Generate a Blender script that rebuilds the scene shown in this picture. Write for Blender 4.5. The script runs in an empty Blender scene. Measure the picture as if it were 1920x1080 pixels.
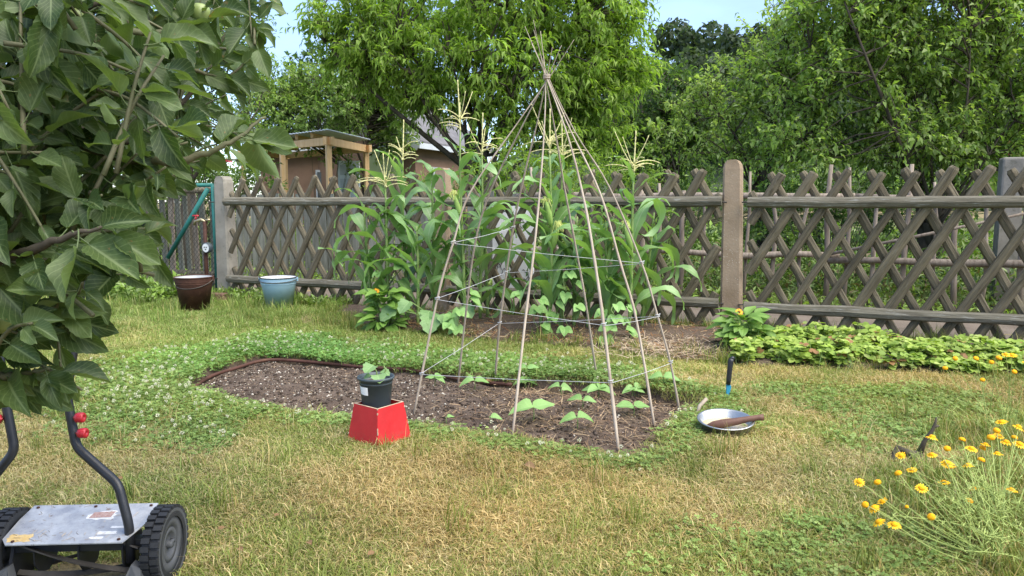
import bpy, math, random
import numpy as np
from mathutils import Vector, Matrix, Euler
R = math.radians
scene = bpy.context.scene
random.seed(7)
RNG = np.random.default_rng(11)

# ------------------------------------------------------------------ camera
F = 1397.0                       # focal length in photo pixels
PITCH = math.atan(162.0 / F)     # the horizon lies 162 px above the centre
CAMH = 1.0
cd = bpy.data.cameras.new('camera')
cam = bpy.data.objects.new('camera', cd)
scene.collection.objects.link(cam)
cam.location = (0, 0, CAMH)
cam.rotation_euler = (math.pi / 2 - PITCH, 0, 0)
cd.sensor_width = 36.0
cd.lens = F / 1920.0 * 36.0
cd.clip_start = 0.05
cd.clip_end = 2000
scene.camera = cam

# ------------------------------------------------------------------ sky, sun, exposure
SUN_EL, SUN_AZ = R(56), R(125)   # azimuth clockwise from +Y (the view direction)
world = bpy.data.worlds.new('World')
scene.world = world
world.use_nodes = True
wn = world.node_tree
wn.nodes.clear()
wo = wn.nodes.new('ShaderNodeOutputWorld')
bg = wn.nodes.new('ShaderNodeBackground')
sky = wn.nodes.new('ShaderNodeTexSky')
sky.sky_type = 'NISHITA'
sky.sun_disc = False
sky.sun_elevation = SUN_EL
sky.sun_rotation = SUN_AZ
sky.air_density = 1.0
sky.dust_density = 0.1
sky.ozone_density = 2.0
tc = wn.nodes.new('ShaderNodeTexCoord')
mp = wn.nodes.new('ShaderNodeMapping')
mp.inputs['Scale'].default_value = (1.6, 1.6, 5.0)
mp.inputs['Rotation'].default_value = (0.25, 0.2, 0.6)
cn = wn.nodes.new('ShaderNodeTexNoise')
cn.inputs['Scale'].default_value = 1.7
cn.inputs['Detail'].default_value = 7
cn.inputs['Roughness'].default_value = 0.58
cr = wn.nodes.new('ShaderNodeValToRGB')
cr.color_ramp.elements[0].position = 0.34
cr.color_ramp.elements[0].color = (0.55, 0.55, 0.55, 1)
cr.color_ramp.elements[1].position = 0.68
cr.color_ramp.elements[1].color = (0.92, 0.92, 0.92, 1)
cm = wn.nodes.new('ShaderNodeMix')
cm.data_type = 'RGBA'
cm.inputs[7].default_value = (1.0, 1.42, 2.45, 1)
wn.links.new(tc.outputs['Generated'], mp.inputs['Vector'])
wn.links.new(mp.outputs[0], cn.inputs['Vector'])
wn.links.new(cn.outputs['Fac'], cr.inputs['Fac'])
wn.links.new(cr.outputs['Color'], cm.inputs[0])
wn.links.new(sky.outputs[0], cm.inputs[6])
wn.links.new(cm.outputs[2], bg.inputs['Color'])
bg.inputs['Strength'].default_value = 0.12
wn.links.new(bg.outputs[0], wo.inputs[0])
sl = bpy.data.lights.new('sun', 'SUN')
sl.energy = 2.1
sl.angle = R(70)
sl.color = (1.0, 0.93, 0.80)
sun = bpy.data.objects.new('sun', sl)
scene.collection.objects.link(sun)
sdir = Vector((math.sin(SUN_AZ) * math.cos(SUN_EL), math.cos(SUN_AZ) * math.cos(SUN_EL), math.sin(SUN_EL)))
sun.rotation_euler = sdir.to_track_quat('Z', 'Y').to_euler()
sun.location = (3, -3, 8)
scene.view_settings.view_transform = 'Standard'
scene.view_settings.look = 'None'
scene.view_settings.exposure = 2.1
scene.view_settings.gamma = 1.0
scene.view_settings.use_curve_mapping = False
scene.render.engine = 'CYCLES'
scene.cycles.max_bounces = 10
scene.cycles.diffuse_bounces = 8
scene.cycles.transmission_bounces = 6
scene.cycles.transparent_max_bounces = 4
scene.cycles.use_denoising = True

# ------------------------------------------------------------------ measuring from the photograph
_cp, _sp = math.cos(PITCH), math.sin(PITCH)
def ray(px, py):
    x = (px - 960.0) / F
    v = (540.0 - py) / F
    return Vector((x, _cp + v * _sp, -_sp + v * _cp))
def G(px, py, z=0.0):            # point of the ground (height z) under a pixel
    d = ray(px, py)
    return Vector((0, 0, CAMH)) + d * ((z - CAMH) / d.z)
def P(px, py, Y):                # point at distance Y
    d = ray(px, py)
    return Vector((0, 0, CAMH)) + d * (Y / d.y)
def proj(p):
    dz = p[2] - CAMH
    dep = p[1] * _cp - dz * _sp
    up = p[1] * _sp + dz * _cp
    return 960 + F * p[0] / dep, 540 - F * up / dep
def ppm(Y):                      # photo pixels per metre at distance Y
    return F / (Y * 1.0)

# ------------------------------------------------------------------ objects
COL = scene.collection
def setp(o, label=None, cat=None, group=None, kind=None):
    if label: o['label'] = label
    if cat: o['category'] = cat
    if group: o['group'] = group
    if kind: o['kind'] = kind
    return o
def thing(name, label, cat, loc=(0, 0, 0), rotz=0.0, group=None):
    o = bpy.data.objects.new(name, None)
    COL.objects.link(o)
    o.empty_display_size = 0.1
    o.location = loc
    o.rotation_euler = (0, 0, rotz)
    return setp(o, label, cat, group)
def link(name, me, parent=None, loc=(0, 0, 0), rot=(0, 0, 0), scale=(1, 1, 1)):
    o = bpy.data.objects.new(name, me)
    COL.objects.link(o)
    o.parent = parent
    o.location = loc
    o.rotation_euler = rot
    o.scale = scale
    return o

class MB:
    """collects shapes into one mesh"""
    def __init__(s):
        s.v, s.f, s.c = [], [], []
        s.col = (1, 1, 1)
    def add(s, vs, fs):
        b = len(s.v)
        s.v += [tuple(v) for v in vs]
        s.c += [s.col] * len(vs)
        s.f += [tuple(i + b for i in f) for f in fs]
    def box(s, c, size, rot=None):
        hx, hy, hz = size[0] / 2, size[1] / 2, size[2] / 2
        vs = [Vector((x, y, z)) for x in (-hx, hx) for y in (-hy, hy) for z in (-hz, hz)]
        if rot is not None: vs = [rot @ v for v in vs]
        vs = [v + Vector(c) for v in vs]
        s.add(vs, [(0, 1, 3, 2), (4, 6, 7, 5), (0, 4, 5, 1), (2, 3, 7, 6), (0, 2, 6, 4), (1, 5, 7, 3)])
    def bar(s, a, b, w, h, up=(0, 0, 1)):
        a, b = Vector(a), Vector(b)
        d = (b - a)
        L = d.length
        d.normalize()
        u = Vector(up)
        x = d.cross(u)
        if x.length < 1e-4: x = Vector((1, 0, 0))
        x.normalize()
        z = x.cross(d)
        m = Matrix((x, d, z)).transposed()
        s.box((a + b) / 2, (w, L, h), m)
    def tube(s, pts, rad, n=6, cap=True):
        v, f = tube_arrays(pts, rad, n, cap)
        s.add(v, f)
    def lathe(s, prof, n=24, c=(0, 0, 0), m=None):
        vs, fs = [], []
        for r, z in prof:
            for k in range(n):
                a = 2 * math.pi * k / n
                vs.append(Vector((r * math.cos(a), r * math.sin(a), z)))
        for i in range(len(prof) - 1):
            for k in range(n):
                k2 = (k + 1) % n
                fs.append((i * n + k, i * n + k2, (i + 1) * n + k2, (i + 1) * n + k))
        if m is not None: vs = [m @ v for v in vs]
        s.add([v + Vector(c) for v in vs], fs)
    def mesh(s, name, mat, smooth=False, usecol=False):
        me = bpy.data.meshes.new(name)
        me.from_pydata(s.v, [], s.f)
        if mat: me.materials.append(mat)
        if smooth: me.polygons.foreach_set('use_smooth', [True] * len(me.polygons))
        if usecol:
            a = me.color_attributes.new('col', 'FLOAT_COLOR', 'POINT')
            a.data.foreach_set('color', np.hstack([np.array(s.c, float), np.ones((len(s.c), 1))]).ravel())
        me.update()
        return me
    def build(s, name, mat, parent=None, smooth=False, usecol=False, loc=(0, 0, 0), rot=(0, 0, 0)):
        return link(name, s.mesh(name, mat, smooth, usecol), parent, loc, rot)

def tube_arrays(pts, rad, n=6, cap=True):
    pts = [Vector(p) for p in pts]
    m = len(pts)
    if not hasattr(rad, '__len__'): rad = [rad] * m
    vs, fs = [], []
    ref = Vector((0.31, 0.17, 0.93))
    prev = None
    for i, p in enumerate(pts):
        d = pts[min(i + 1, m - 1)] - pts[max(i - 1, 0)]
        if d.length < 1e-9: d = Vector((0, 0, 1))
        d.normalize()
        if prev is None:
            r = ref if abs(d.dot(ref)) < 0.9 else Vector((1, 0, 0))
            x = d.cross(r).normalized()
        else:
            x = (prev - d * prev.dot(d))
            x = x.normalized() if x.length > 1e-6 else d.orthogonal().normalized()
        prev = x
        y = d.cross(x)
        for k in range(n):
            a = 2 * math.pi * k / n
            vs.append(p + (x * math.cos(a) + y * math.sin(a)) * rad[i])
    for i in range(m - 1):
        for k in range(n):
            k2 = (k + 1) % n
            fs.append((i * n + k, i * n + k2, (i + 1) * n + k2, (i + 1) * n + k))
    if cap:
        fs.append(tuple(range(n - 1, -1, -1)))
        fs.append(tuple((m - 1) * n + k for k in range(n)))
    return vs, fs

def spline(pts, n=8):
    """Catmull-Rom through points"""
    pts = [Vector(p) for p in pts]
    q = [pts[0] * 2 - pts[1]] + pts + [pts[-1] * 2 - pts[-2]]
    out = []
    for i in range(1, len(q) - 2):
        for k in range(n):
            t = k / n
            a, b, c, d = q[i - 1], q[i], q[i + 1], q[i + 2]
            out.append(0.5 * ((2 * b) + (c - a) * t + (2 * a - 5 * b + 4 * c - d) * t * t + (3 * b - a - 3 * c + d) * t ** 3))
    out.append(pts[-1])
    return out
def lerp_list(vals, n):
    return list(np.interp(np.linspace(0, 1, n), np.linspace(0, 1, len(vals)), vals))

def np_mesh(name, V, Fc, mat, col=None, smooth=False, uv=None):
    me = bpy.data.meshes.new(name)
    V = np.ascontiguousarray(V, dtype=np.float32)
    Fc = np.ascontiguousarray(Fc, dtype=np.int32)
    k = Fc.shape[1]
    me.vertices.add(len(V))
    me.vertices.foreach_set('co', V.ravel())
    me.loops.add(Fc.size)
    me.loops.foreach_set('vertex_index', Fc.ravel())
    me.polygons.add(len(Fc))
    me.polygons.foreach_set('loop_start', np.arange(0, Fc.size, k, dtype=np.int32))
    if smooth: me.polygons.foreach_set('use_smooth', np.ones(len(Fc), dtype=bool))
    me.update(calc_edges=True)
    if mat: me.materials.append(mat)
    if col is not None:
        a = me.color_attributes.new('col', 'FLOAT_COLOR', 'POINT')
        a.data.foreach_set('color', np.hstack([col, np.ones((len(col), 1))]).astype(np.float32).ravel())
    if uv is not None:
        a = me.attributes.new('luv', 'FLOAT_VECTOR', 'POINT')
        a.data.foreach_set('vector', (uv if uv.shape[1] == 3 else np.hstack([uv, np.zeros((len(uv), 1))])).astype(np.float32).ravel())
    return me

def nrm(a):
    return a / np.maximum(np.linalg.norm(a, axis=-1, keepdims=True), 1e-9)
def frames(d, up):
    """rows: across, along, normal"""
    d = nrm(d)
    x = np.cross(d, up)
    bad = np.linalg.norm(x, axis=1) < 1e-3
    x[bad] = (1, 0, 0)
    x = nrm(x)
    z = np.cross(x, d)
    return np.stack([x, d, z], axis=1)
def scatter(tv, tf, loc, fr, sc, col=None, tcol=None):
    """copies of a template (tv, tf) merged: returns V, F, C"""
    n, m = len(loc), len(tv)
    sc = np.asarray(sc, float)
    if sc.ndim == 1: sc = np.repeat(sc[:, None], 3, 1)
    T = tv[None, :, :] * sc[:, None, :]
    V = np.einsum('nmk,nkj->nmj', T, fr) + loc[:, None, :]
    Fc = tf[None, :, :] + (np.arange(n) * m)[:, None, None]
    C = None
    if col is not None:
        C = np.repeat(col[:, None, :], m, 1)
        if tcol is not None: C = C * tcol[None]
        C = C.reshape(-1, 3)
    return V.reshape(-1, 3), Fc.reshape(-1, tf.shape[1]), C
class Acc:
    def __init__(s): s.V, s.F, s.C, s.n = [], [], [], 0
    def add(s, V, Fc, C):
        s.V.append(V); s.F.append(Fc + s.n); s.C.append(C); s.n += len(V)
    def mesh(s, name, mat, smooth=False):
        return np_mesh(name, np.vstack(s.V), np.vstack(s.F), mat, np.vstack(s.C), smooth)

def hash2(ix, iy, seed):
    h = (ix.astype(np.int64) * 374761393 + iy.astype(np.int64) * 668265263 + seed * 974711) & 0xFFFFFFFF
    h = ((h ^ (h >> 13)) * 1274126177) & 0xFFFFFFFF
    return ((h ^ (h >> 16)) & 0xFFFFFF) / float(0xFFFFFF)
def vnoise(x, y, seed=0):
    x = np.asarray(x, float); y = np.asarray(y, float)
    ix, iy = np.floor(x), np.floor(y)
    fx, fy = x - ix, y - iy
    fx, fy = fx * fx * (3 - 2 * fx), fy * fy * (3 - 2 * fy)
    a = hash2(ix, iy, seed); b = hash2(ix + 1, iy, seed)
    c = hash2(ix, iy + 1, seed); d = hash2(ix + 1, iy + 1, seed)
    return (a * (1 - fx) + b * fx) * (1 - fy) + (c * (1 - fx) + d * fx) * fy
def fbm(x, y, seed=0, oct=4):
    s, a, t = 0, 0.5, 0
    for o in range(oct):
        s = s + a * vnoise(np.asarray(x) * 2 ** o, np.asarray(y) * 2 ** o, seed + o * 17)
        t += a
        a *= 0.5
    return s / t
def sstep(a, b, x):
    t = np.clip((x - a) / (b - a), 0, 1)
    return t * t * (3 - 2 * t)

# ------------------------------------------------------------------ materials
class NT:
    def __init__(s, name):
        s.m = bpy.data.materials.new(name)
        s.m.use_nodes = True
        s.t = s.m.node_tree
        s.t.nodes.clear()
        s.out = s.t.nodes.new('ShaderNodeOutputMaterial')
    def n(s, typ, **kw):
        o = s.t.nodes.new('ShaderNode' + typ)
        for k, v in kw.items():
            if k in o.inputs: o.inputs[k].default_value = v
            else: setattr(o, k, v)
        return o
    def l(s, a, b): s.t.links.new(a, b)
    def math(s, op, a, b=None, clamp=False):
        o = s.t.nodes.new('ShaderNodeMath')
        o.operation = op
        o.use_clamp = clamp
        for i, v in enumerate((a, b)):
            if v is None: continue
            if isinstance(v, (int, float)): o.inputs[i].default_value = v
            else: s.l(v, o.inputs[i])
        return o.outputs[0]
    def mix(s, fac, a, b, blend='MIX'):
        o = s.t.nodes.new('ShaderNodeMix')
        o.data_type = 'RGBA'
        o.blend_type = blend
        for i, v in ((0, fac), (6, a), (7, b)):
            if isinstance(v, (int, float)): o.inputs[i].default_value = v
            elif isinstance(v, tuple): o.inputs[i].default_value = v + (1,)
            else: s.l(v, o.inputs[i])
        return o.outputs[2]
    def ramp(s, fac, stops):
        o = s.t.nodes.new('ShaderNodeValToRGB')
        e = o.color_ramp.elements
        while len(e) < len(stops): e.new(0.5)
        for i, (p, c) in enumerate(stops):
            e[i].position = p
            e[i].color = (c if isinstance(c, tuple) else (c, c, c)) + (1,)
        s.l(fac, o.inputs[0])
        return o.outputs[0]
    def coords(s, kind='Object', scale=(1, 1, 1)):
        c = s.n('TexCoord')
        mpn = s.n('Mapping')
        mpn.inputs['Scale'].default_value = scale
        s.l(c.outputs[kind], mpn.inputs[0])
        return mpn.outputs[0]
    def noise(s, vec, scale, detail=4, rough=0.55):
        o = s.n('TexNoise')
        o.inputs['Scale'].default_value = scale
        o.inputs['Detail'].default_value = detail
        o.inputs['Roughness'].default_value = rough
        if vec is not None: s.l(vec, o.inputs['Vector'])
        return o.outputs['Fac']
    def bump(s, h, strength, dist=0.01):
        o = s.n('Bump')
        o.inputs['Strength'].default_value = strength
        o.inputs['Distance'].default_value = dist
        s.l(h, o.inputs['Height'])
        return o.outputs[0]
    def bsdf(s, color, rough=0.7, spec=0.3, metal=0.0, normal=None):
        o = s.n('BsdfPrincipled')
        for k, v in (('Base Color', color), ('Roughness', rough), ('Specular IOR Level', spec), ('Metallic', metal)):
            if isinstance(v, tuple): o.inputs[k].default_value = v + (1,)
            elif isinstance(v, (int, float)): o.inputs[k].default_value = v
            else: s.l(v, o.inputs[k])
        if normal is not None: s.l(normal, o.inputs['Normal'])
        return o
    def done(s, sh):
        s.l(sh.outputs[0] if hasattr(sh, 'outputs') else sh, s.out.inputs[0])
        return s.m

def surf(name, c1, c2, scale=8, rough=0.75, bump=0.3, bscale=40, stretch=(1, 1, 1), c3=None, rnd=0.0, spec=0.25, metal=0.0, bdist=0.005, coords='Object'):
    t = NT(name)
    v = t.coords(coords, stretch)
    if rnd:
        oi = t.n('ObjectInfo')
        add = t.n('VectorMath', operation='ADD')
        cmb = t.n('CombineXYZ')
        r = t.math('MULTIPLY', oi.outputs['Random'], 37.0)
        for i in range(3): t.l(r, cmb.inputs[i])
        t.l(v, add.inputs[0]); t.l(cmb.outputs[0], add.inputs[1])
        v = add.outputs[0]
    n1 = t.noise(v, scale, 5, 0.6)
    c = t.ramp(n1, [(0.3, c1), (0.7, c2)])
    if c3:
        n3 = t.noise(v, scale * 2.7, 4, 0.7)
        c = t.mix(t.ramp(n3, [(0.56, 0.0), (0.70, 0.85)]), c, c3)
    if rnd:
        val = t.math('ADD', t.math('MULTIPLY', oi.outputs['Random'], rnd * 2), 1.0 - rnd)
        hs = t.n('HueSaturation')
        t.l(c, hs.inputs['Color']); t.l(val, hs.inputs['Value'])
        c = hs.outputs[0]
    nb = t.noise(v, bscale, 4, 0.6)
    return t.done(t.bsdf(c, rough, spec, metal, t.bump(nb, bump, bdist)))

def leafmat(name, trans=0.3, rough=0.5, spec=0.3, instancer=False, nscale=0.0, tgain=(1.3, 1.45, 0.55)):
    t = NT(name)
    a = t.n('Attribute')
    a.attribute_name = 'col'
    c = a.outputs['Color']
    if instancer:
        b = t.n('Attribute')
        b.attribute_type = 'INSTANCER'
        b.attribute_name = 'tint'
        c = t.mix(1.0, c, b.outputs['Color'], 'MULTIPLY')
    if nscale:
        nz = t.noise(t.coords('Object'), nscale, 3)
        c = t.mix(1.0, c, t.ramp(nz, [(0.3, 0.75), (0.7, 1.2)]), 'MULTIPLY')
    p = t.bsdf(c, rough, spec)
    tr = t.n('BsdfTranslucent')
    t.l(t.mix(1.0, c, tgain, 'MULTIPLY'), tr.inputs['Color'])
    mx = t.n('MixShader')
    mx.inputs[0].default_value = trans
    t.l(p.outputs[0], mx.inputs[1])
    t.l(tr.outputs[0], mx.inputs[2])
    return t.done(mx)

M = {}
M['leaf'] = leafmat('tree_leaf', 0.50, 0.5, 0.2)
M['herb'] = leafmat('herb_leaf', 0.3, 0.55, 0.25)
M['grass'] = leafmat('grass_blade', 0.3, 0.6, 0.2, instancer=True, tgain=(1.2, 1.25, 0.7))
M['bark'] = surf('bark', (0.035, 0.029, 0.020), (0.09, 0.076, 0.055), 14, 0.9, 0.8, 30, (1, 1, 0.25))
M['twig'] = surf('young_twig', (0.06, 0.07, 0.03), (0.13, 0.12, 0.07), 30, 0.7, 0.3, 60)
M['soil'] = surf('soil', (0.062, 0.043, 0.031), (0.135, 0.098, 0.072), 9, 0.95, 1.0, 60, c3=(0.13, 0.095, 0.07), bdist=0.02)
M['path'] = surf('dirt_path', (0.105, 0.083, 0.065), (0.18, 0.147, 0.118), 2.5, 0.95, 0.6, 50, c3=(0.10, 0.08, 0.06), bdist=0.01)
M['fence'] = surf('weathered_fence_wood', (0.062, 0.052, 0.033), (0.180, 0.150, 0.098), 6, 0.88, 0.9, 14, (9, 9, 0.9), c3=(0.19, 0.17, 0.125), rnd=0.22, bdist=0.008)
M['rail'] = surf('weathered_rail_wood', (0.085, 0.076, 0.054), (0.19, 0.172, 0.128), 5, 0.88, 0.9, 14, (7, 7, 0.7), c3=(0.30, 0.30, 0.27), rnd=0.1, bdist=0.008)
M['stick'] = surf('peeled_stick', (0.13, 0.10, 0.075), (0.30, 0.25, 0.20), 7, 0.85, 0.6, 20, (6, 6, 0.8), rnd=0.2)
M['plank'] = surf('grey_green_plank', (0.11, 0.115, 0.09), (0.24, 0.24, 0.20), 5, 0.85, 0.6, 20, (8, 8, 0.7), c3=(0.09, 0.11, 0.06), rnd=0.25)
M['bamboo'] = surf('cane', (0.27, 0.215, 0.165), (0.46, 0.39, 0.31), 16, 0.7, 0.4, 50, (1, 1, 0.3), rnd=0.15)
M['newwood'] = surf('new_timber', (0.60, 0.37, 0.17), (0.74, 0.50, 0.27), 6, 0.65, 0.2, 30, (3, 3, 0.3))
M['rust'] = surf('rusty_brown', (0.045, 0.020, 0.014), (0.085, 0.038, 0.027), 9, 0.7, 0.4, 40, c3=(0.12, 0.06, 0.035))
M['bucket_in'] = surf('bucket_zinc_inside', (0.22, 0.24, 0.25), (0.36, 0.38, 0.39), 8, 0.6, 0.1, 40)
M['enamel'] = surf('pale_blue_enamel', (0.30, 0.47, 0.60), (0.36, 0.54, 0.67), 6, 0.3, 0.05, 30, spec=0.5)
M['enamel_white'] = surf('white_enamel', (0.62, 0.66, 0.68), (0.72, 0.75, 0.76), 6, 0.35, 0.05, 30, spec=0.5)
M['darkwire'] = surf('dark_wire', (0.04, 0.035, 0.03), (0.08, 0.07, 0.06), 20, 0.6, 0.2, 40)
M['black'] = surf('black_paint', (0.010, 0.011, 0.014), (0.022, 0.023, 0.028), 20, 0.42, 0.1, 60, spec=0.5)
M['rubber'] = surf('grey_black_plastic', (0.016, 0.017, 0.019), (0.03, 0.031, 0.034), 18, 0.65, 0.15, 60)
M['wheelface'] = surf('grey_plastic_wheel', (0.055, 0.058, 0.062), (0.080, 0.083, 0.088), 12, 0.6, 0.15, 50)
t = NT('red_paint')
v = t.coords('Object')
sx = t.n('SeparateXYZ'); t.l(v, sx.inputs[0])
c = t.ramp(t.noise(v, 9, 5, 0.65), [(0.3, (0.38, 0.013, 0.016)), (0.7, (0.48, 0.020, 0.023))])
scuff = t.ramp(t.noise(t.coords('Object', (1, 1, 3.5)), 34, 6, 0.75), [(0.64, 0.0), (0.72, 0.30)])
c = t.mix(scuff, c, (0.52, 0.17, 0.13))
splash = t.math('MULTIPLY', t.ramp(t.noise(v, 75, 3, 0.6), [(0.50, 0.0), (0.60, 0.75)]), t.ramp(sx.outputs[2], [(0.0, 1.0), (0.06, 0.0)]))
c = t.mix(splash, c, (0.13, 0.085, 0.055))
M['redpaint'] = t.done(t.bsdf(c, t.ramp(t.noise(v, 25, 4), [(0.3, 0.38), (0.7, 0.62)]), 0.4, 0, t.bump(t.noise(v, 22, 4), 0.15, 0.004)))
M['redplastic'] = surf('red_plastic', (0.36, 0.012, 0.022), (0.45, 0.02, 0.03), 20, 0.35, 0.05, 40, spec=0.5)
M['ply'] = surf('raw_plywood_edge', (0.34, 0.25, 0.17), (0.52, 0.42, 0.31), 30, 0.8, 0.3, 60)
M['pot'] = surf('slate_plastic_pot', (0.040, 0.054, 0.064), (0.052, 0.068, 0.078), 8, 0.5, 0.08, 40, spec=0.4)
M['paper'] = surf('white_paper', (0.74, 0.75, 0.75), (0.82, 0.82, 0.81), 20, 0.7, 0.1, 60)
M['steel'] = surf('dull_steel', (0.32, 0.33, 0.33), (0.48, 0.48, 0.47), 9, 0.42, 0.15, 40, metal=1.0)
M['water'] = surf('murky_water', (0.30, 0.24, 0.13), (0.42, 0.35, 0.21), 9, 0.08, 0.03, 20, spec=0.6)
M['brownwood'] = surf('varnished_brown_handle', (0.085, 0.040, 0.028), (0.15, 0.08, 0.055), 14, 0.5, 0.2, 40, (1, 1, 0.3))
M['toolblue'] = surf('blue_lacquer', (0.02, 0.20, 0.34), (0.04, 0.28, 0.42), 10, 0.4, 0.1, 40, spec=0.5)
M['teal'] = surf('teal_painted_tube', (0.015, 0.11, 0.10), (0.03, 0.17, 0.15), 12, 0.5, 0.3, 40, c3=(0.05, 0.08, 0.06))
M['brass'] = surf('brass', (0.30, 0.24, 0.14), (0.46, 0.40, 0.27), 20, 0.4, 0.1, 40, metal=0.8)
M['dial'] = surf('white_dial', (0.68, 0.68, 0.66), (0.76, 0.76, 0.74), 20, 0.3, 0.0, 40)
M['string'] = surf('white_string', (0.34, 0.36, 0.40), (0.54, 0.53, 0.50), 18, 0.8, 0.1, 60)
M['brick'] = surf('old_brick', (0.10, 0.055, 0.038), (0.19, 0.115, 0.08), 14, 0.9, 0.6, 40)
M['brownwall'] = surf('brown_shed_wall', (0.20, 0.125, 0.085), (0.26, 0.165, 0.115), 3, 0.85, 0.3, 20)
M['felt'] = surf('grey_roofing_felt', (0.10, 0.095, 0.10), (0.16, 0.155, 0.16), 4, 0.9, 0.3, 40)
M['whitetrim'] = surf('pale_trim', (0.42, 0.45, 0.48), (0.54, 0.57, 0.60), 4, 0.5, 0.1, 20)
M['gable'] = surf('beige_gable_board', (0.36, 0.32, 0.26), (0.46, 0.41, 0.34), 4, 0.7, 0.2, 20)
M['shutter'] = surf('pale_green_shutter', (0.30, 0.36, 0.18), (0.38, 0.44, 0.24), 4, 0.6, 0.1, 20)
M['glassdark'] = surf('dark_window_glass', (0.03, 0.035, 0.04), (0.06, 0.065, 0.07), 3, 0.1, 0.0, 10, spec=0.6)
M['polyroof'] = surf('translucent_roof_sheet', (0.55, 0.60, 0.68), (0.70, 0.74, 0.80), 3, 0.3, 0.0, 20, spec=0.5)
M['dryleaf'] = leafmat('dry_plant_matter', 0.15, 0.8, 0.1)
M['ink'] = surf('black_ink', (0.02, 0.02, 0.02), (0.03, 0.03, 0.03), 10, 0.6, 0.0, 10)
# ================================================================== SETTING
# fence line on the ground
FR = G(1370, 617); FL = G(425, 558)
FD = (FR - FL); FLEN = FD.length; FD.normalize()      # along the fence, left to right
FN = Vector((-FD.y, FD.x, 0))                          # away from the camera
if FN.y < 0: FN = -FN
def FP(u, off=0.0, z=0.0):                             # u metres right of the left post, off metres behind the fence
    p = FL + FD * u + FN * off
    return Vector((p.x, p.y, z))
def fence_side(x, y):
    return (np.asarray(x) - FL.x) * FN.x + (np.asarray(y) - FL.y) * FN.y

BED_PX = [(330, 720), (352, 703), (395, 684), (448, 669), (510, 662), (600, 667), (700, 679), (820, 691), (950, 705),
          (1080, 713), (1200, 726), (1285, 740), (1328, 748), (1318, 762), (1285, 782), (1258, 806), (1238, 832), (1215, 856),
          (1160, 862), (1090, 850), (1000, 834), (900, 816), (790, 800), (690, 788), (600, 778), (520, 768), (440, 755), (375, 738)]
BED = np.array([[G(x, y).x, G(x, y).y] for x, y in BED_PX])
def poly_sd(x, y, poly):
    """signed distance, negative inside"""
    x = np.asarray(x, float).ravel(); y = np.asarray(y, float).ravel()
    dmin = np.full(len(x), 1e9)
    ins = np.zeros(len(x), bool)
    n = len(poly)
    for i in range(n):
        ax, ay = poly[i]; bx, by = poly[(i + 1) % n]
        ex, ey = bx - ax, by - ay
        t = np.clip(((x - ax) * ex + (y - ay) * ey) / (ex * ex + ey * ey + 1e-12), 0, 1)
        dmin = np.minimum(dmin, np.hypot(x - ax - t * ex, y - ay - t * ey))
        c = ((ay > y) != (by > y)) & (x < (bx - ax) * (y - ay) / (by - ay + 1e-12) + ax)
        ins ^= c
    return np.where(ins, -dmin, dmin)
def hz(x, y, bed=True):
    x = np.asarray(x, float); y = np.asarray(y, float)
    near = 1 - sstep(7, 11, np.hypot(x, y))
    z = (fbm(x * 1.3, y * 1.3, 3, 3) - 0.5) * 0.05 * near
    if bed:
        sd = poly_sd(x, y, BED).reshape(x.shape)
        f = sstep(0.015, -0.03, sd)
        z = z * (1 - f) + f * (-0.052 + (fbm(x * 9, y * 9, 5, 4) - 0.5) * 0.045 + 0.024 * sstep(-0.05, -0.35, sd))
    return z

def ax_pts(fine0, fine1, step, lo, hi, grow=1.25):
    a = list(np.arange(fine0, fine1 + 1e-6, step))
    s, v = step, a[-1]
    while v < hi:
        s *= grow; v += s; a.append(min(v, hi))
    s, v = step, a[0]
    while v > lo:
        s *= grow; v -= s; a.insert(0, max(v, lo))
    return np.array(a)
gx = ax_pts(-2.4, 1.6, 0.028, -500, 500)
gy = ax_pts(2.6, 5.0, 0.028, -40, 800)
XX, YY = np.meshgrid(gx, gy)
ZZ = hz(XX, YY)
cx = (XX[:-1, :-1] + XX[1:, 1:]) / 2; cy = (YY[:-1, :-1] + YY[1:, 1:]) / 2
inbed = poly_sd(cx, cy, BED).reshape(cx.shape) < 0.0
nx = len(gx)
idx = np.arange(XX.size).reshape(XX.shape)
quads = np.stack([idx[:-1, :-1], idx[:-1, 1:], idx[1:, 1:], idx[1:, :-1]], -1)
Vg = np.stack([XX.ravel(), YY.ravel(), ZZ.ravel()], 1)
def submesh(name, mask, mat):
    q = quads[mask]
    used, inv = np.unique(q, return_inverse=True)
    return np_mesh(name, Vg[used], inv.reshape(-1, 4), mat, smooth=True)
t = NT('lawn_thatch')
v = t.coords('Object')
n1 = t.noise(v, 1.6, 5, 0.6)
n2 = t.noise(v, 60, 3, 0.7)
c = t.ramp(n1, [(0.35, (0.18, 0.155, 0.07)), (0.65, (0.30, 0.23, 0.125))])
c = t.mix(0.8, c, t.ramp(n2, [(0.3, 0.45), (0.7, 1.15)]), 'MULTIPLY')
M['thatch'] = t.done(t.bsdf(c, 0.95, 0.1, 0, t.bump(n2, 0.8, 0.015)))
lawn = link('lawn', submesh('lawn', ~inbed, M['thatch']))
setp(lawn, 'dry yellowish mown lawn around the sunken vegetable bed', 'lawn', kind='structure')
bed = link('soil_bed', submesh('soil_bed', inbed, M['soil']))
setp(bed, 'sunken oval bed of dark pebbly soil cut into the lawn', 'soil bed', kind='structure')

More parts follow.
